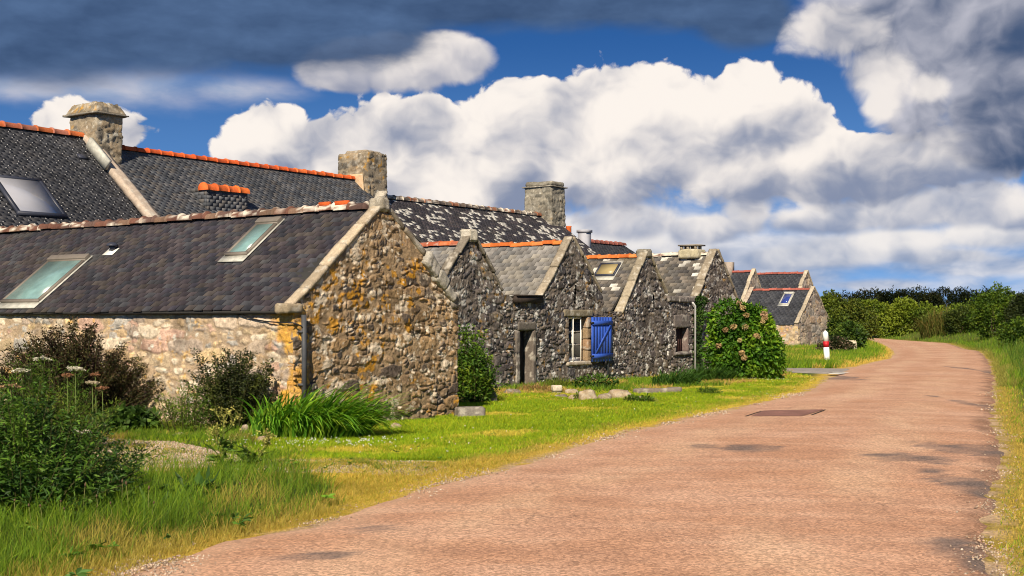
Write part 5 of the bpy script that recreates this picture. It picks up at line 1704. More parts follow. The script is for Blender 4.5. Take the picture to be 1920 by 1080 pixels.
# dark thicket at the left edge of the photo
THK = [(.020, .050, .010), (.032, .080, .012), (.055, .125, .014), (.095, .18, .018)]
x, y, w, h = sized(70, 965, 300, 235)
stemmy('wild_shrub', 'dark green feathery thicket of weeds at the left edge beside the road verge', 'shrub', (x - .15, y + .35), 1.05, .80, .92, 160, 110, .085, .026, THK, 301, spread=.5, lobes=([-1, -.2, .35, .8, 1], [1.05, 1.0, .92, .70, .5]), stem_r=.006, hvar=.28)
stemmy('wild_shrub', 'low fringe of dark leafy weeds at the front foot of the thicket', 'shrub', (x - .05, y - .25), .95, .40, .48, 70, 60, .10, .030, THK, 311, spread=.6)
x, y, w, h = sized(60, 850, 200, 200)
stemmy('wild_shrub', 'loose green herbs rising behind the dark thicket, below the white umbels', 'shrub', (x + .1, y), 1.25, .55, .92, 130, 62, .10, .016, [(.035, .08, .012), (.065, .13, .014), (.11, .19, .02), (.17, .21, .03)], 302, spread=.35, up=.8, hvar=.4)
x, y, w, h = sized(165, 790, 250, 170, 21.9)
BRZ = [(.022, .012, .010), (.034, .020, .012), (.030, .034, .012), (.060, .036, .018), (.075, .075, .02)]
stemmy('bronze_shrub', 'dark bronze leaved shrub against the cream side wall', 'shrub', (x - .22, y), 1.25, .65, 1.42, 210, 210, .068, .030, BRZ, 303, spread=.75, bend=.3, hvar=.18, stem_r=.009, l0=.05, tiptaper=.35, lobes=([-1, -.6, 0, .4, 1], [.85, .95, 1.08, .95, .55]))
x, y, w, h = sized(435, 805, 120, 150, 20.25)
stemmy('dark_shrub', 'small dark shrub before the cream wall, left of the strappy green clump', 'shrub', (x, y), .52, .40, 1.06, 90, 190, .062, .030, [(.014, .022, .008), (.026, .036, .012), (.045, .06, .014), (.085, .105, .02)], 304, spread=.75, bend=.3, hvar=.3, stem_r=.008, l0=.05, tiptaper=.35)
x, y, w, h = sized(240, 805, 110, 55, 20.0)
shrub('hosta', 'low round leaved green plant beneath the bronze shrub', 'plant', (x, y), [(0, 0, .16, .44, .30, .22), (.2, -.05, .20, .26, .2, .18), (-.25, 0, .12, .26, .2, .14)], 900, .13, .10, [(.035, .075, .014), (.06, .12, .018), (.085, .15, .02)], 305, stems=8, shell=.5, rough=.25, up=.2, stem_r=.006)
x, y, w, h = sized(335, 800, 90, 80, 20.0)
stemmy('herb', 'yellow green upright herb between the two dark shrubs', 'plant', (x + .1, y), .55, .32, .60, 46, 52, .09, .020, [(.06, .12, .014), (.10, .17, .02), (.17, .22, .025)], 306, spread=.5, up=.8)


def strappy(name, label, base, rx_, ry_, h, n, cols, seed, width=.026, wind=(.35, .1), group=None, cat='plant', segs=6):
    """clump of long arching leaves"""
    rng = np.random.default_rng(seed)
    a = rng.random(n) * 2 * math.pi; r = np.sqrt(rng.random(n))
    ox, oy = np.cos(a) * r, np.sin(a) * r
    P = np.stack([base[0] + ox * rx_ * .72, base[1] + oy * ry_ * .72, 0 * ox], -1)
    hh = h * rng.uniform(.62, 1.15, n) * (1.05 - .35 * r ** 2)
    lean = np.stack([ox * rng.uniform(.2, .7, n) * min(1, rx_ / h) * .7 + wind[0] * rng.uniform(.3, 1.5, n), oy * rng.uniform(.2, .7, n) * min(1, ry_ / h) + wind[1]], -1) + rng.normal(0, .12, (n, 2))
    cols = np.array(cols)
    c = cols[rng.integers(len(cols), size=n)] * rng.uniform(.75, 1.25, (n, 1))
    V, C = [], []
    an = np.arctan2(lean[:, 1], lean[:, 0]) + math.pi / 2 + rng.normal(0, .7, n)
    side = np.stack([np.cos(an), np.sin(an), 0 * an], -1)
    L3 = np.concatenate([lean, np.zeros((n, 1))], 1)
    wv = width * rng.uniform(.7, 1.3, n)
    droop = rng.uniform(.25, 1.05, n)
    for i in range(segs + 1):
        f = i / segs
        z = hh * (1.18 * f - droop * f ** 3)
        ctr = P + Z3 * z[:, None] + L3 * (hh * (.30 * f + 1.15 * f ** 2.0))[:, None]
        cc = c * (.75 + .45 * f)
        if i < segs:
            ww = (wv * (1 - .75 * max(0, f - .45) / .55) * .5)[:, None]
            V += [ctr - side * ww, ctr + side * ww]; C += [cc, cc]
        else:
            V.append(ctr); C.append(cc)
    k = 2 * segs + 1
    V = np.stack(V, 1).reshape(-1, 3); C = np.stack(C, 1).reshape(-1, 3)
    b = np.arange(n)[:, None] * k
    fs = [b + np.array([[2 * i, 2 * i + 1, 2 * i + 3, 2 * i + 2]]) for i in range(segs - 1)] + [b + np.array([[2 * segs - 2, 2 * segs - 1, 2 * segs]])]
    return tag(mesh(name, V, fs, M_GRASS, None, C, loc=(base[0], base[1], 0)), label, cat, group)


STR = [(.08, .22, .014), (.12, .28, .018), (.05, .15, .012), (.18, .34, .022), (.24, .37, .03)]
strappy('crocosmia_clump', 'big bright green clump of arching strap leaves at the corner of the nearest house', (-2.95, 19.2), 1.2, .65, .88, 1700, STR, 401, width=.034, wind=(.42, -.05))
strappy('crocosmia_clump', 'strap leaved clump under the blue shutter, behind the low stones', (4.25, 34.0), .85, .40, .62, 420, [(.03, .085, .012), (.045, .11, .016), (.06, .13, .02)], 402, width=.03, wind=(.25, 0))
x, y, w, h = sized(1325, 716, 120, 42)
strappy('crocosmia_clump', 'dark strap leaved clump at the foot of the hydrangea, left side', (x, y), 1.05, .5, .62, 480, [(.025, .07, .012), (.04, .095, .014), (.055, .12, .018)], 403, width=.03, wind=(.2, 0))
x, y, w, h = sized(1115, 742, 70, 30, 32.9)
shrub('nettle', 'low leafy nettle patch in front of the clump under the shutter', 'plant', (x, y), [(0, 0, .20, .36, .2, .2), (.35, 0, .16, .26, .2, .16), (-.35, 0, .15, .2, .2, .15)], 900, .09, .045, [(.045, .10, .016), (.075, .14, .02), (.11, .17, .03)], 307, stems=10, shell=.3, rough=.4, stem_r=.006)
# laurel bush in the nook behind the near gable
x, y, w, h = sized(893, 762, 70, 150, 27.2)
stemmy('laurel_bush', 'upright green bush in the nook right of the nearest gable', 'shrub', (x - .06, y), .52, .40, 1.22, 62, 120, .10, .046, [(.03, .075, .010), (.06, .13, .014), (.115, .20, .018), (.18, .25, .02)], 308, spread=.55, bend=.22, hvar=.28, l0=.06, tiptaper=.3, stem_r=.010, lobes=([-1, -.3, .3, 1], [1.05, 1.05, .85, .7]))
# hydrangea
x, y, w, h = sized(1405, 714, 156, 158)
HR, HP, Hd = shrub('hydrangea', 'large rounded hydrangea with faded blooms before the last dark gable', 'shrub', (x, y + .7), [(0, 0, 1.05, .98, .85, 1.0), (-.35, 0, 1.65, .72, .65, .70), (.42, 0, .85, .72, .7, .78), (-.55, 0, .75, .62, .6, .72), (.15, -.1, 1.5, .7, .6, .72), (.62, 0, .5, .55, .5, .48), (-.1, -.15, .5, .9, .6, .48)], 11500, .125, .085, [(.035, .10, .010), (.06, .155, .012), (.11, .23, .016), (.19, .31, .02)], 309, stems=14, shell=.7, rough=.25, spread=.6, up=.15)
rngh = np.random.default_rng(8)
hcol = np.array([(.42, .30, .14), (.48, .37, .18), (.36, .24, .12), (.50, .44, .20), (.38, .25, .15)])
blooms = [(1405, 582), (1382, 571), (1434, 582), (1419, 606), (1371, 608), (1386, 617), (1353, 622), (1408, 624), (1407, 632), (1384, 648), (1341, 641), (1390, 660), (1404, 671), (1396, 679), (1391, 558), (1440, 592)]
pl = HP - np.array([0, 0, EYE])
ppx = CX + F * HP[:, 0] / HP[:, 1]; ppy = HZ - F * (HP[:, 2] - EYE) / HP[:, 1]
for i, (bx, by) in enumerate(blooms):
    d2 = (ppx - bx) ** 2 + (ppy - by) ** 2
    k = np.where(d2 < 150)[0]
    if len(k) == 0: k = np.argsort(d2)[:6]
    b = HP[k[np.argmin(HP[k, 1])]] + np.array([0, -.05, 0])
    r = rngh.uniform(.045, .08) * (1.4 if i < 3 else 1)
    n = 150
    dd = rngh.normal(0, 1, (n, 3)); dd /= np.linalg.norm(dd, axis=1, keepdims=True)
    Pf = b + np.array([0, .03, 0]) + dd * r * rngh.uniform(.75, 1.0, (n, 1)) * np.array([1, 1, .78])
    cc = hcol[rngh.integers(5)] * rngh.uniform(.7, 1.3, (n, 1))
    V, F_, C = leaf_mesh(Pf, dd * .2, .05, .045, cc, rngh, spread=1.0)
    mesh('flower_head', V, [F_], M_FLOWER, HR, C)
# ivy on the drainpipe
shrub('ivy', 'ivy climbing the wall beside the pale drainpipe', 'plant', tuple(W(22.75, SB - .12, 0)[:2]), [(-.05, 0, .5, .18, .10, .5), (0, 0, 1.2, .16, .10, .45), (.05, 0, 1.9, .20, .10, .40), (.1, 0, 2.35, .22, .10, .18)], 2000, .07, .06, [(.02, .05, .012), (.035, .08, .016), (.06, .12, .02)], 310, stems=5, shell=.2, rough=.4, stem_r=.01)

# tall spindly weed on the verge
def spindly(base, h, seed, label, n_side=9, lean=(.05, 0)):
    rng = np.random.default_rng(seed)
    root = thing('tall_weed', label, 'plant', (base[0], base[1], 0))
    mb = MB(); tips = []
    top = np.array([base[0] + lean[0], base[1] + lean[1], h])
    b0 = np.array([base[0], base[1], -.02])
    mb.tube([b0, b0 * .5 + top * .5 + np.array([.015, 0, 0]), top], [.011, .009, .004], (.20, .25, .05), 6)
    for i in range(n_side):
        f = rng.uniform(.12, .85)
        q = b0 * (1 - f) + top * f
        a = rng.random() * 2 * math.pi; l = h * rng.uniform(.25, .62) * (1.1 - f * .6)
        e = q + np.array([math.cos(a) * l * .75, math.sin(a) * l * .5, l * .75])
        mb.tube([q, q * .5 + e * .5 + np.array([0, 0, -.03]), e], [.006, .005, .003], (.20, .25, .05), 5)
        tips += [e, q * .3 + e * .7]
        for j in range(3):
            g = rng.uniform(.5, .95); s = q * (1 - g) + e * g
            e2 = s + np.array([rng.normal(0, .05), rng.normal(0, .04), rng.uniform(.03, .09)])
            mb.tube([s, e2], [.003, .002], (.22, .26, .05), 4); tips.append(e2)
    mb.build('stems', M_GRASS, root)
    tips.append(top)
    for tp_ in tips:
        T = np.repeat(np.array([tp_]), 7, 0) + rng.normal(0, .012, (7, 3))
        V, F_, C = leaf_mesh(T, rng.normal(0, 1, T.shape), .026, .02, np.array((.34, .32, .08)) * rng.uniform(.6, 1.3, (len(T), 1)), rng)
        mesh('flower_bud', V, [F_], M_FLOWER, root, C)
    n = 26
    P = np.stack([base[0] + rng.normal(0, .03, n), base[1] + rng.normal(0, .03, n), rng.uniform(.02, h * .5, n)], -1)
    dirs = np.stack([rng.normal(0, 1, n), rng.normal(0, 1, n), rng.uniform(0, .5, n)], -1); dirs /= np.linalg.norm(dirs, axis=1, keepdims=True)
    V, F_, C = leaf_mesh(P, dirs, .20, .06, np.array((.08, .15, .02)) * rng.uniform(.6, 1.3, (n, 1)), rng, spread=.3, up=.3)
    mesh('leaves', V, [F_], M_LEAF, root, C)
    return root


x, y, w, h = sized(415, 885, 0, 112, 15.2)
spindly((x, y), .66, 501, 'tall yellow green weed with branching flower stalks on the verge edge', 14, (.02, .05))
x, y, w, h = sized(470, 880, 0, 80)
spindly((x, y), .40, 502, 'shorter leafy weed leaning right beside the tall yellow green one', 8, (.22, .05))


def umbel(base, h, r, seed, label, col, lean=(0, 0)):
    rng = np.random.default_rng(seed)
    root = thing('cow_parsley', label, 'flower', (base[0], base[1], 0), None)
    b0 = np.array([base[0], base[1], 0.0]); top = np.array([base[0] + lean[0], base[1] + lean[1], h])
    mb = MB()
    mb.tube([b0, b0 * .5 + top * .5 + np.array([.02, 0, 0]), top - np.array([0, 0, r * .5])], [.008, .007, .005], (.14, .19, .05), 5)
    P = []
    for i in range(16):
        a = 2 * math.pi * i / 16 + rng.random() * .3; rr = r * math.sqrt(rng.uniform(.1, 1))
        e = top + np.array([math.cos(a) * rr, math.sin(a) * rr, -.25 * rr * rr / r + rng.normal(0, .006)])
        mb.tube([top - np.array([0, 0, r * .5]), e], [.003, .002], (.16, .20, .06), 4)
        P.append(e + rng.normal(0, .012, (14, 3)) * np.array([1, 1, .35]))
    mb.build('stem', M_GRASS, root)
    P = np.concatenate(P)
    c = np.array(col) * rng.uniform(.75, 1.15, (len(P), 1))
    V, F_, C = leaf_mesh(P, np.tile([0, 0, 1.0], (len(P), 1)), .02, .02, c, rng, spread=1.2)
    mesh('flower_head', V, [F_], M_FLOWER, root, C)
    return root


WHT, RUST = (.60, .57, .47), (.30, .15, .08)
for i, (px, py, yy, rp, col, lab) in enumerate(((79, 671, 17.2, 15, WHT, 'white umbel flower highest of the row before the bronze shrub'), (41, 693, 17.0, 16, WHT, 'white umbel flower nearest the left edge of the photo'), (141, 689, 16.6, 16, WHT, 'white umbel flower on a pale straight stalk in front of the bronze shrub'),
                                               (173, 716, 16.6, 13, (.50, .42, .30), 'cream umbel flower right of the white ones, rusty tinted'), (126, 703, 16.9, 11, RUST, 'rusty brown seed umbel between two white flowers'), (179, 702, 16.8, 6, RUST, 'small rusty seed head topping a slanted stalk'), (192, 727, 16.5, 9, RUST, 'rust red seed umbel rightmost of the stalks'),
                                               (20, 722, 16.4, 15, (.34, .22, .12), 'brown umbel at the far left above the herbs'), (153, 807, 14.6, 14, WHT, 'low white umbel at the right side of the thicket'), (185, 797, 17.6, 14, (.50, .46, .30), 'cream low umbel beside the round leaved plant'))):
    p = at(px, py, yy)
    umbel((p[0] - .02, p[1]), p[2], rp / F * yy, 600 + i, lab, col, (.02, 0))

# plantain stalks standing over the near grass
PL = [(153, 905, 985), (110, 938, 985), (186, 928, 985), (243, 902, 980), (228, 898, 975), (281, 940, 995), (277, 912, 985), (60, 945, 1000), (82, 945, 1000), (25, 935, 990), (175, 948, 990), (450, 905, 955), (127, 952, 990), (212, 940, 990)]
proto = None
for i, (px, pt, pb) in enumerate(PL):
    g = gnd(px, pb); hh = (pb - pt) / F * g[1]
    if proto is None:
        proto = thing('plantain', 'thin plantain stalk with a small brown head standing over the near grass', 'plant', (g[0], g[1], 0), 'plantain stalks over the near grass')
        q = np.array([g[0], g[1], 0])
        MB().tube([q, q + [.015, 0, .18], q + [.03, 0, .33]], [.0035, .003, .0025], (.22, .24, .07), 5).build('stalk', M_GRASS, proto)
        MB().tube([q + [.03, 0, .325], q + [.032, 0, .345], q + [.034, 0, .365]], [.004, .009, .003], (.14, .09, .05), 6).build('seed_head', M_FLOWER, proto)
        proto.scale = (1, 1, hh / .36)
        kids = list(proto.children)
    else:
        r_ = proto.copy(); COL.objects.link(r_)
        r_.location = (g[0], g[1], 0); r_.rotation_euler = (0, 0, i * 1.3); r_.scale = (1, 1, hh / .36)
        for ch in kids:
            c_ = ch.copy(); COL.objects.link(c_); c_.parent = r_

# dock leaves near the verge front
x, y, w, h = sized(200, 968, 70, 40)
shrub('dock', 'broad upright dock leaves in the near grass', 'plant', (x, y), [(0, 0, .08, .18, .12, .10), (.35, .2, .07, .2, .12, .09)], 34, .20, .06, [(.06, .13, .018), (.09, .17, .02)], 312, stems=3, shell=.2, up=.9, stem_r=.004)
x, y, w, h = sized(365, 935, 70, 40)
shrub('dock', 'flat dark dock leaves in the grass beside the track', 'plant', (x, y), [(0, 0, .08, .26, .14, .08)], 46, .18, .07, [(.035, .085, .018), (.05, .11, .02)], 313, stems=3, shell=.2, up=.1, stem_r=.004)
# daisies over the lawn by the strappy clump
rngd = np.random.default_rng(12)
n = 260
dp = np.concatenate([np.stack([rngd.normal(-2.55, .75, 150), rngd.normal(18.05, .38, 150)], -1), scatter_px(Z_LAWN, 60, rngd), np.stack([rngd.normal(6.9, .9, 50), rngd.normal(37.3, .35, 50)], -1)])
dz = ground_z(dp[:, 0], dp[:, 1]) + .055
V, F_, C = leaf_mesh(np.repeat(np.stack([dp[:, 0], dp[:, 1], dz], -1), 5, 0), np.repeat(rngd.normal(0, .5, (len(dp), 3)), 5, 0), .016, .013, np.full((len(dp) * 5, 3), .68), rngd, spread=1)
tag(mesh('daisies', V, [F_], M_FLOWER, None, C), 'tiny white daisies sprinkled through the lawn', 'flowers', kind='stuff')

# plantain, clover and dandelion rosettes through the turf
rngw = np.random.default_rng(77)
wp = np.concatenate([scatter_px(Z_VERGE, 420, rngw), scatter_px(Z_LAWN, 90, rngw), scatter_px(Z_GRAV, 40, rngw), scatter_px(rvn, 160, rngw)])
q1 = np.stack([wp[:, 0], wp[:, 1], 0 * wp[:, 0]], -1)
wp = wp[rngw.random(len(wp)) < sstep(.40, .62, fbm(q1 * .9, 3, 120)) + .12]
wp = wp[np.maximum(lx(wp[:, 1]) - wp[:, 0], wp[:, 0] - rx(wp[:, 1])) > .12]
nl_ = 9
hz_ = np.where(in_poly(wp, Z_VERGE), .10, .035)
wsz = np.where(in_poly(wp, Z_VERGE), 1.0, .5)
wP = np.repeat(np.stack([wp[:, 0], wp[:, 1], ground_z(wp[:, 0], wp[:, 1]) + hz_], -1), nl_, 0)
an = rngw.random(len(wP)) * 6.283
wD = np.stack([np.cos(an), np.sin(an), .25 + 0 * an], -1)
wc = np.repeat(np.array([(.08, .18, .02), (.12, .24, .02), (.07, .15, .03), (.16, .26, .03)])[rngw.integers(4, size=len(wp))], nl_, 0) * rngw.uniform(.7, 1.3, (len(wP), 1))
V, F_, C = leaf_mesh(wP, wD, np.repeat(wsz * rngw.uniform(.05, .11, len(wp)), nl_), np.repeat(wsz * rngw.uniform(.018, .035, len(wp)), nl_), wc, rngw, spread=.25, up=.25)
tag(mesh('low_weeds', V, [F_], M_LEAF, None, C), 'plantain and clover leaves scattered through the turf', 'weeds', kind='stuff')

# ------------------------------------------------------------------ stones
ST = [(.24, .195, .14), (.21, .17, .13), (.29, .225, .15), (.16, .13, .10)]
def rock(px, pb, wpx, hpx, lab, seed, col=0, deep=.7, group=None, yb=None):
    x, y, w, h = sized(px, pb, wpx, hpx, yb)
    return boulder('field_stone', (x, y + w * deep * .4), (w * .5, w * .5 * deep, h * .62), lab, ST[col], seed, group)


rock(906, 757, 52, 44, 'dark boulder at the foot of the bush right of the nearest gable', 1, 3, group=None)
rock(262, 815, 32, 24, 'grey rounded stone at the edge of the track under the round leaved plant', 2, 0)
rock(226, 812, 22, 14, 'brown stone left of the grey rounded one', 3, 2)
rock(335, 822, 24, 12, 'flat reddish stone beneath the yellow green herb', 4, 2)
rock(458, 815, 16, 22, 'narrow upright stone behind the tall weed', 5, 0)
rock(494, 833, 26, 18, 'brown stone at the left foot of the big strappy clump', 6, 2)
rock(742, 806, 22, 14, 'low stone at the gable foot right of the strappy clump', 7, 2)
x, y, w, h = sized(887, 786, 54, 22)
mb = MB(); rough_box(mb, (x - w / 2, y, -.02), (w * .92, .1, 0), (-.1, .3, 0), (0, 0, h + .02), res=.03, amp=.03, col=(.20, .18, .16), seed=88, rnd=.1)
tag(mb.build('stone_block', M_STONE, None, loc=(x, y, 0)), 'dark oblong stone block lying at the right corner of the nearest gable', 'stone')
x, y, w, h = sized(1046, 741, 18, 12)
mb = MB(); rough_box(mb, (x - w / 2, y, .08), (w, .04, 0), (-.05, .2, 0), (0, 0, h), res=.03, amp=.015, col=(.50, .44, .36), seed=89, rnd=.08)
rough_box(mb, (x - w * .4, y + .03, -.02), (w * .8, .04, 0), (-.05, .16, 0), (0, 0, .12), res=.03, amp=.02, col=(.24, .20, .16), seed=90, rnd=.08)
tag(mb.build('stone_block', M_STONE, None, loc=(x, y, 0)), 'pale squared block on a stub, left end of the flower bed', 'stone')
for i, (px, pb, wp, hp, lab, c) in enumerate(((1072, 741, 28, 14, 'thin pale slab beside the squared block of the flower bed', 2), (1103, 753, 34, 26, 'square upright stone at the middle of the flower bed front', 2), (1134, 752, 24, 18, 'low stone right of the square upright one', 0), (1163, 750, 44, 24, 'broad layered stone in the flower bed under the shutter', 2), (1195, 756, 36, 14, 'flat stone at the right end of the flower bed', 0), (1052, 748, 26, 10, 'half buried stone at the foot of the squared block', 3), (960, 742, 34, 14, 'stone overgrown with straw grass left of the doorway', 3), (1076, 752, 20, 14, 'small stone in the weeds left of the square upright one', 2))):
    rock(px, pb, wp, hp, lab, 20 + i, c, deep=.6, group='rough stones edging the flower bed')
x, y, w, h = sized(1240, 741, 90, 12)
mb = MB()
rough_box(mb, (x - w / 2, y, -.03), (w, .55, 0), (-.1, .22, 0), (0, 0, h + .03), res=.05, amp=.03, col=(.20, .17, .14), seed=92, rnd=.06)
tag(mb.build('stone_kerb', M_STONE, None, loc=(x, y, 0)), 'long low stone kerb in the grass right of the flower bed', 'kerb')
for (px, pb, wp, hp, lab, sd) in ((1088, 752, 26, 16, 'weeds sprouting between the slab and the square upright stone', 330), (1183, 757, 30, 18, 'leafy weeds at the right end of the flower bed stones', 331), (1210, 757, 34, 14, 'pale green weeds before the low stone kerb', 332), (1325, 741, 50, 16, 'weeds in the dry turf near the hydrangea', 333)):
    x, y, w, h = sized(px, pb, wp, hp)
    shrub('weed', lab, 'plant', (x, y), [(0, 0, h * .4, w * .4, w * .25, h * .5), (w * .3, 0, h * .3, w * .3, w * .2, h * .35)], 420, .07, .03, [(.06, .12, .016), (.10, .17, .02), (.20, .22, .05)], sd, stems=8, shell=.1, rough=.7, up=.8, stem_r=.004)
# straw tufts by the door
strappy('straw_tuft', 'tawny withered grass tuft in front of the dark doorway', (.55, 31.6), .55, .28, .30, 420, [(.34, .22, .09), (.40, .27, .11), (.28, .19, .07)], 410, width=.012, wind=(.1, 0), cat='grass tuft', segs=4)
strappy('straw_tuft', 'tawny grass tuft left of the pale squared block', (1.02, 30.9), .35, .22, .24, 260, [(.36, .24, .09), (.42, .29, .12)], 411, width=.012, wind=(.1, 0), cat='grass tuft', segs=4)
strappy('grass_tuft', 'yellow green grass tuft at the doorway threshold', (1.15, 33.3), .55, .25, .42, 300, [(.12, .17, .02), (.17, .21, .03)], 412, width=.012, wind=(.1, 0), cat='grass tuft', segs=4)

# ------------------------------------------------------------------ bollard and marker stone at the bend
x, y, w, h = sized(1549, 682, 22, 57)
BO = thing('bollard', 'white plastic roadside bollard with a red band, tilted slightly left', 'bollard', (x, y, 0))
ax = np.array([-.065, 0, 1.0]); ax /= np.linalg.norm(ax)
b0 = np.array([x + .05, y, -.03]); R0 = .113
MB().tube([b0, b0 + ax * .70], [R0 * 1.02, R0], (1, 1, 1), 24).build('shaft', M_BOLLARD, BO, smooth=False)
MB().tube([b0 + ax * .70, b0 + ax * .93], [R0 * 1.05, R0 * 1.05], (1, 1, 1), 24).build('red_band', M_RED, BO)
MB().tube([b0 + ax * .93, b0 + ax * 1.23, b0 + ax * 1.27, b0 + ax * 1.35, b0 + ax * 1.365], [R0, R0 * .98, R0 * .93, R0 * .35, R0 * .06], (1, 1, 1), 24).build('cap', M_BOLLARD, BO)
x, y, w, h = sized(1597, 662, 26, 22)
mb = MB(); rough_box(mb, (x - w / 2, y, .05), (w, .2, 0), (-.2, .5, 0), (0, 0, .62), res=.07, amp=.05, col=(.52, .45, .34), seed=95, rnd=.12)
tag(mb.build('marker_stone', M_STONE, None, loc=(x, y, 0)), 'pale squared marker stone among the bushes right of the bollard', 'stone')

# ------------------------------------------------------------------ bushes and hedges at the bend
BU = [(.022, .050, .010), (.038, .080, .012), (.065, .115, .016), (.10, .15, .02)]
x, y, w, h = sized(1600, 660, 62, 55, 69)
shrub('garden_bush', 'rounded bright green bush behind the marker stone', 'shrub', (x + .1, y + 1.2), dome(1.9, 1.75, 1.6, 6, 1), 3600, .17, .11, BU, 320, shell=.6, rough=.25)
x, y, w, h = sized(1568, 664, 70, 32, 66)
shrub('garden_bush', 'low dark shrub with pale flower heads between bollard and marker stone', 'shrub', (x, y + .2), dome(2.1, .95, 1.0, 5, 2), 3000, .12, .07, [(.018, .03, .010), (.03, .045, .014), (.05, .05, .02), (.20, .14, .10)], 321, shell=.5, rough=.4)
x, y, w, h = sized(1560, 655, 40, 90, 84)
shrub('garden_bush', 'tall green bush hugging the right side of the far small house', 'shrub', (x + .35, y), [(0, 0, 1.2, .75, .8, 1.3), (-.2, .8, 2.0, .6, .7, 1.1), (.55, .3, .7, .8, .8, .7), (-.3, 1.2, 2.8, .5, .5, .6)], 4200, .18, .11, [(.04, .07, .01), (.07, .11, .013), (.11, .15, .016), (.15, .19, .02)], 322, shell=.5, rough=.35)
shrub('ivy', 'ivy creeping over the lower right edge of the far gable', 'plant', tuple(W(4.7, -.15, 0, OF)[:2]), [(0, 0, .6, .5, .2, .6), (.3, 0, 1.3, .4, .2, .5)], 1300, .15, .12, [(.02, .05, .012), (.035, .08, .016)], 323, stems=4, shell=.3)


def hedge(name, label, cat, path, h, d, n, ln, wd, cols, seed, kind=None, shell=.55, rough=.45, hv=.25, mater=None):
    rng = np.random.default_rng(seed)
    path = np.array(path, float)
    seg = np.linalg.norm(np.diff(path, axis=0), axis=1); cum = np.concatenate([[0], np.cumsum(seg)])
    L = cum[-1]; k = max(3, int(L / (d * .55)))
    s = np.linspace(0, L, k)
    X = np.interp(s, cum, path[:, 0]); Y = np.interp(s, cum, path[:, 1])
    hh = (np.interp(s, cum, h) if hasattr(h, '__len__') else np.full(k, h)) * (1 - hv + 2 * hv * rng.random(k))
    lob = []
    for i in range(k):
        lob.append((X[i], Y[i] + rng.normal(0, .2), hh[i] * .5, d * .6, d * .6, hh[i] * .5))
        lob.append((X[i] + rng.normal(0, d * .3), Y[i] - d * .2, hh[i] * rng.uniform(.55, .8), d * .42, d * .42, hh[i] * rng.uniform(.2, .34)))
    P, dd = crown_points(lob, n, rng, shell, rough, seed, floor=.05)
    cols = np.array(cols)
    cl = fbm(P * .55, 4, seed + 4, .6)
    c = cols[np.clip((cl * 1.8 - .4 + rng.normal(0, .14, len(P))) * len(cols), 0, len(cols) - 1).astype(int)] * rng.uniform(.7, 1.3, (len(P), 1))
    V, F_, C = leaf_mesh(P, dd, ln, wd, c, rng)
    o = mesh(name, V, [F_], mater or M_LEAF, None, C, loc=(path[0, 0], path[0, 1], 0))
    return tag(o, label, cat, None, kind)


hedge('hedge', 'long clipped green hedge closing the view behind the bend', 'hedge', [(27, 128), (33, 126), (38, 124), (43, 120)], [3.6, 3.4, 3.3, 3.2], 2.8, 34000, .26, .15, [(.05, .085, .010), (.085, .13, .013), (.14, .195, .016), (.19, .24, .022)], 331, hv=.08, rough=.3)
hedge('hedge', 'shaggy darker hedge along the outside of the bend', 'hedge', [(38.5, 112), (38, 100), (36.5, 88), (33, 74)], [3.0, 2.9, 2.7, 2.6], 2.6, 20000, .22, .11, [(.04, .08, .010), (.065, .12, .012), (.10, .155, .014), (.15, .19, .02)], 332, hv=.22)
strappy('tall_grass', 'tall tawny seeding grass in front of the far hedge', (37.0, 112), 2.6, 1.5, 3.3, 2600, [(.17, .15, .04), (.21, .16, .045), (.10, .13, .025), (.08, .12, .02)], 413, width=.05, wind=(.06, 0), cat='grass', segs=4)
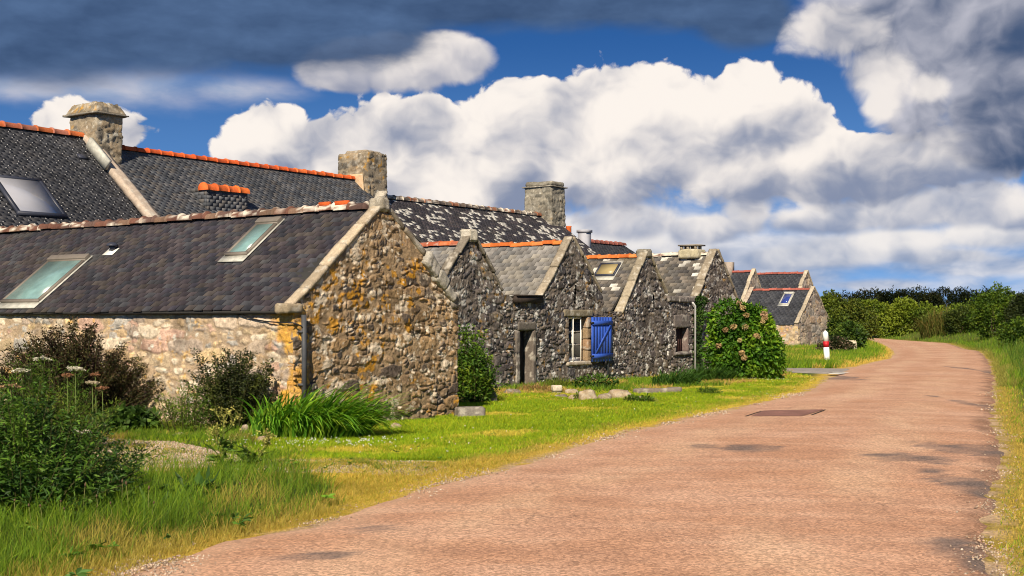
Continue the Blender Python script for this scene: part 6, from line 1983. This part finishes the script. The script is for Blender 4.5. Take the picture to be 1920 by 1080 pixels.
# bushes on the right
def bush(px, py_top, yy, wpx, label, seed, cols, n=6500, ln=.17, wd=.10, hscale=1.0, dep=.8, rough=.42):
    p = at(px, py_top, yy); w = wpx / F * yy; h = p[2] * hscale
    rng = np.random.default_rng(seed)
    lob = [(0, 0, h * .42, w * .42, w * .42 * dep, h * .44), (w * .08, 0, h * .74, w * .28, w * .28, h * .24)]
    for i in range(8):
        a = rng.random() * 6.28
        lob.append((math.cos(a) * w * .3, math.sin(a) * w * .3 * dep, h * rng.uniform(.25, .72), w * rng.uniform(.14, .24), w * rng.uniform(.14, .24), h * rng.uniform(.13, .24)))
    return shrub('roadside_bush', label, 'bush', (p[0], yy), lob, n, ln, wd, cols, seed, group=None, shell=.45, rough=rough, stems=9, stem_r=.035)


BD = [(.026, .058, .008), (.05, .10, .010), (.085, .15, .012), (.14, .20, .018)]
bush(1868, 531, 92, 92, 'tallest bushy green shrub on the right bank with a ragged top', 340, BD, 9500)
bush(1918, 541, 80, 84, 'dark rounded bush at the right edge of the photo', 341, [(.018, .030, .008), (.03, .045, .01), (.048, .06, .012)], 7500)
bush(1806, 572, 108, 80, 'lower olive bush left of the tallest right hand shrub', 342, [(.03, .05, .010), (.05, .075, .012), (.08, .10, .016)], 5500)
bush(1905, 592, 72, 80, 'leafy bush low on the right bank in front of the dark one', 343, BD, 5000, ln=.14, wd=.08)
bush(1770, 590, 119, 66, 'rough weedy shrub beside the tawny grass', 344, [(.035, .055, .012), (.06, .08, .014), (.10, .10, .02)], 4200)
# dark pine wood on the skyline and the low tree by the far house
hedge('far_wood', 'dark pine wood on the skyline beyond the hedge', 'wood', [(56, 238), (60, 237), (66, 236), (74, 234), (84, 232), (94, 232)], [5.4, 6.9, 7.3, 7.5, 7.3, 6.2], 4.0, 56000, .42, .20, [(.007, .012, .005), (.011, .017, .007), (.016, .021, .008), (.026, .027, .010)], 351, kind='stuff', hv=.03, rough=.35, mater=M_NEEDLE)
x, y = at(1552, 600, 100)[:2]
shrub('garden_bush', 'yellow green leafy tree rising right behind the far small gable', 'tree', (x + .8, y), [(0, 0, 1.8, 1.5, 1.2, 1.7), (-.5, 0, 3.1, .9, .8, .9), (1.1, 0, 2.6, .9, .8, .8), (1.8, 0, 1.5, 1.3, 1, 1.3)], 5200, .22, .12, [(.045, .07, .012), (.07, .10, .014), (.10, .13, .018), (.14, .15, .02)], 352, shell=.5, rough=.4, stem_r=.04)
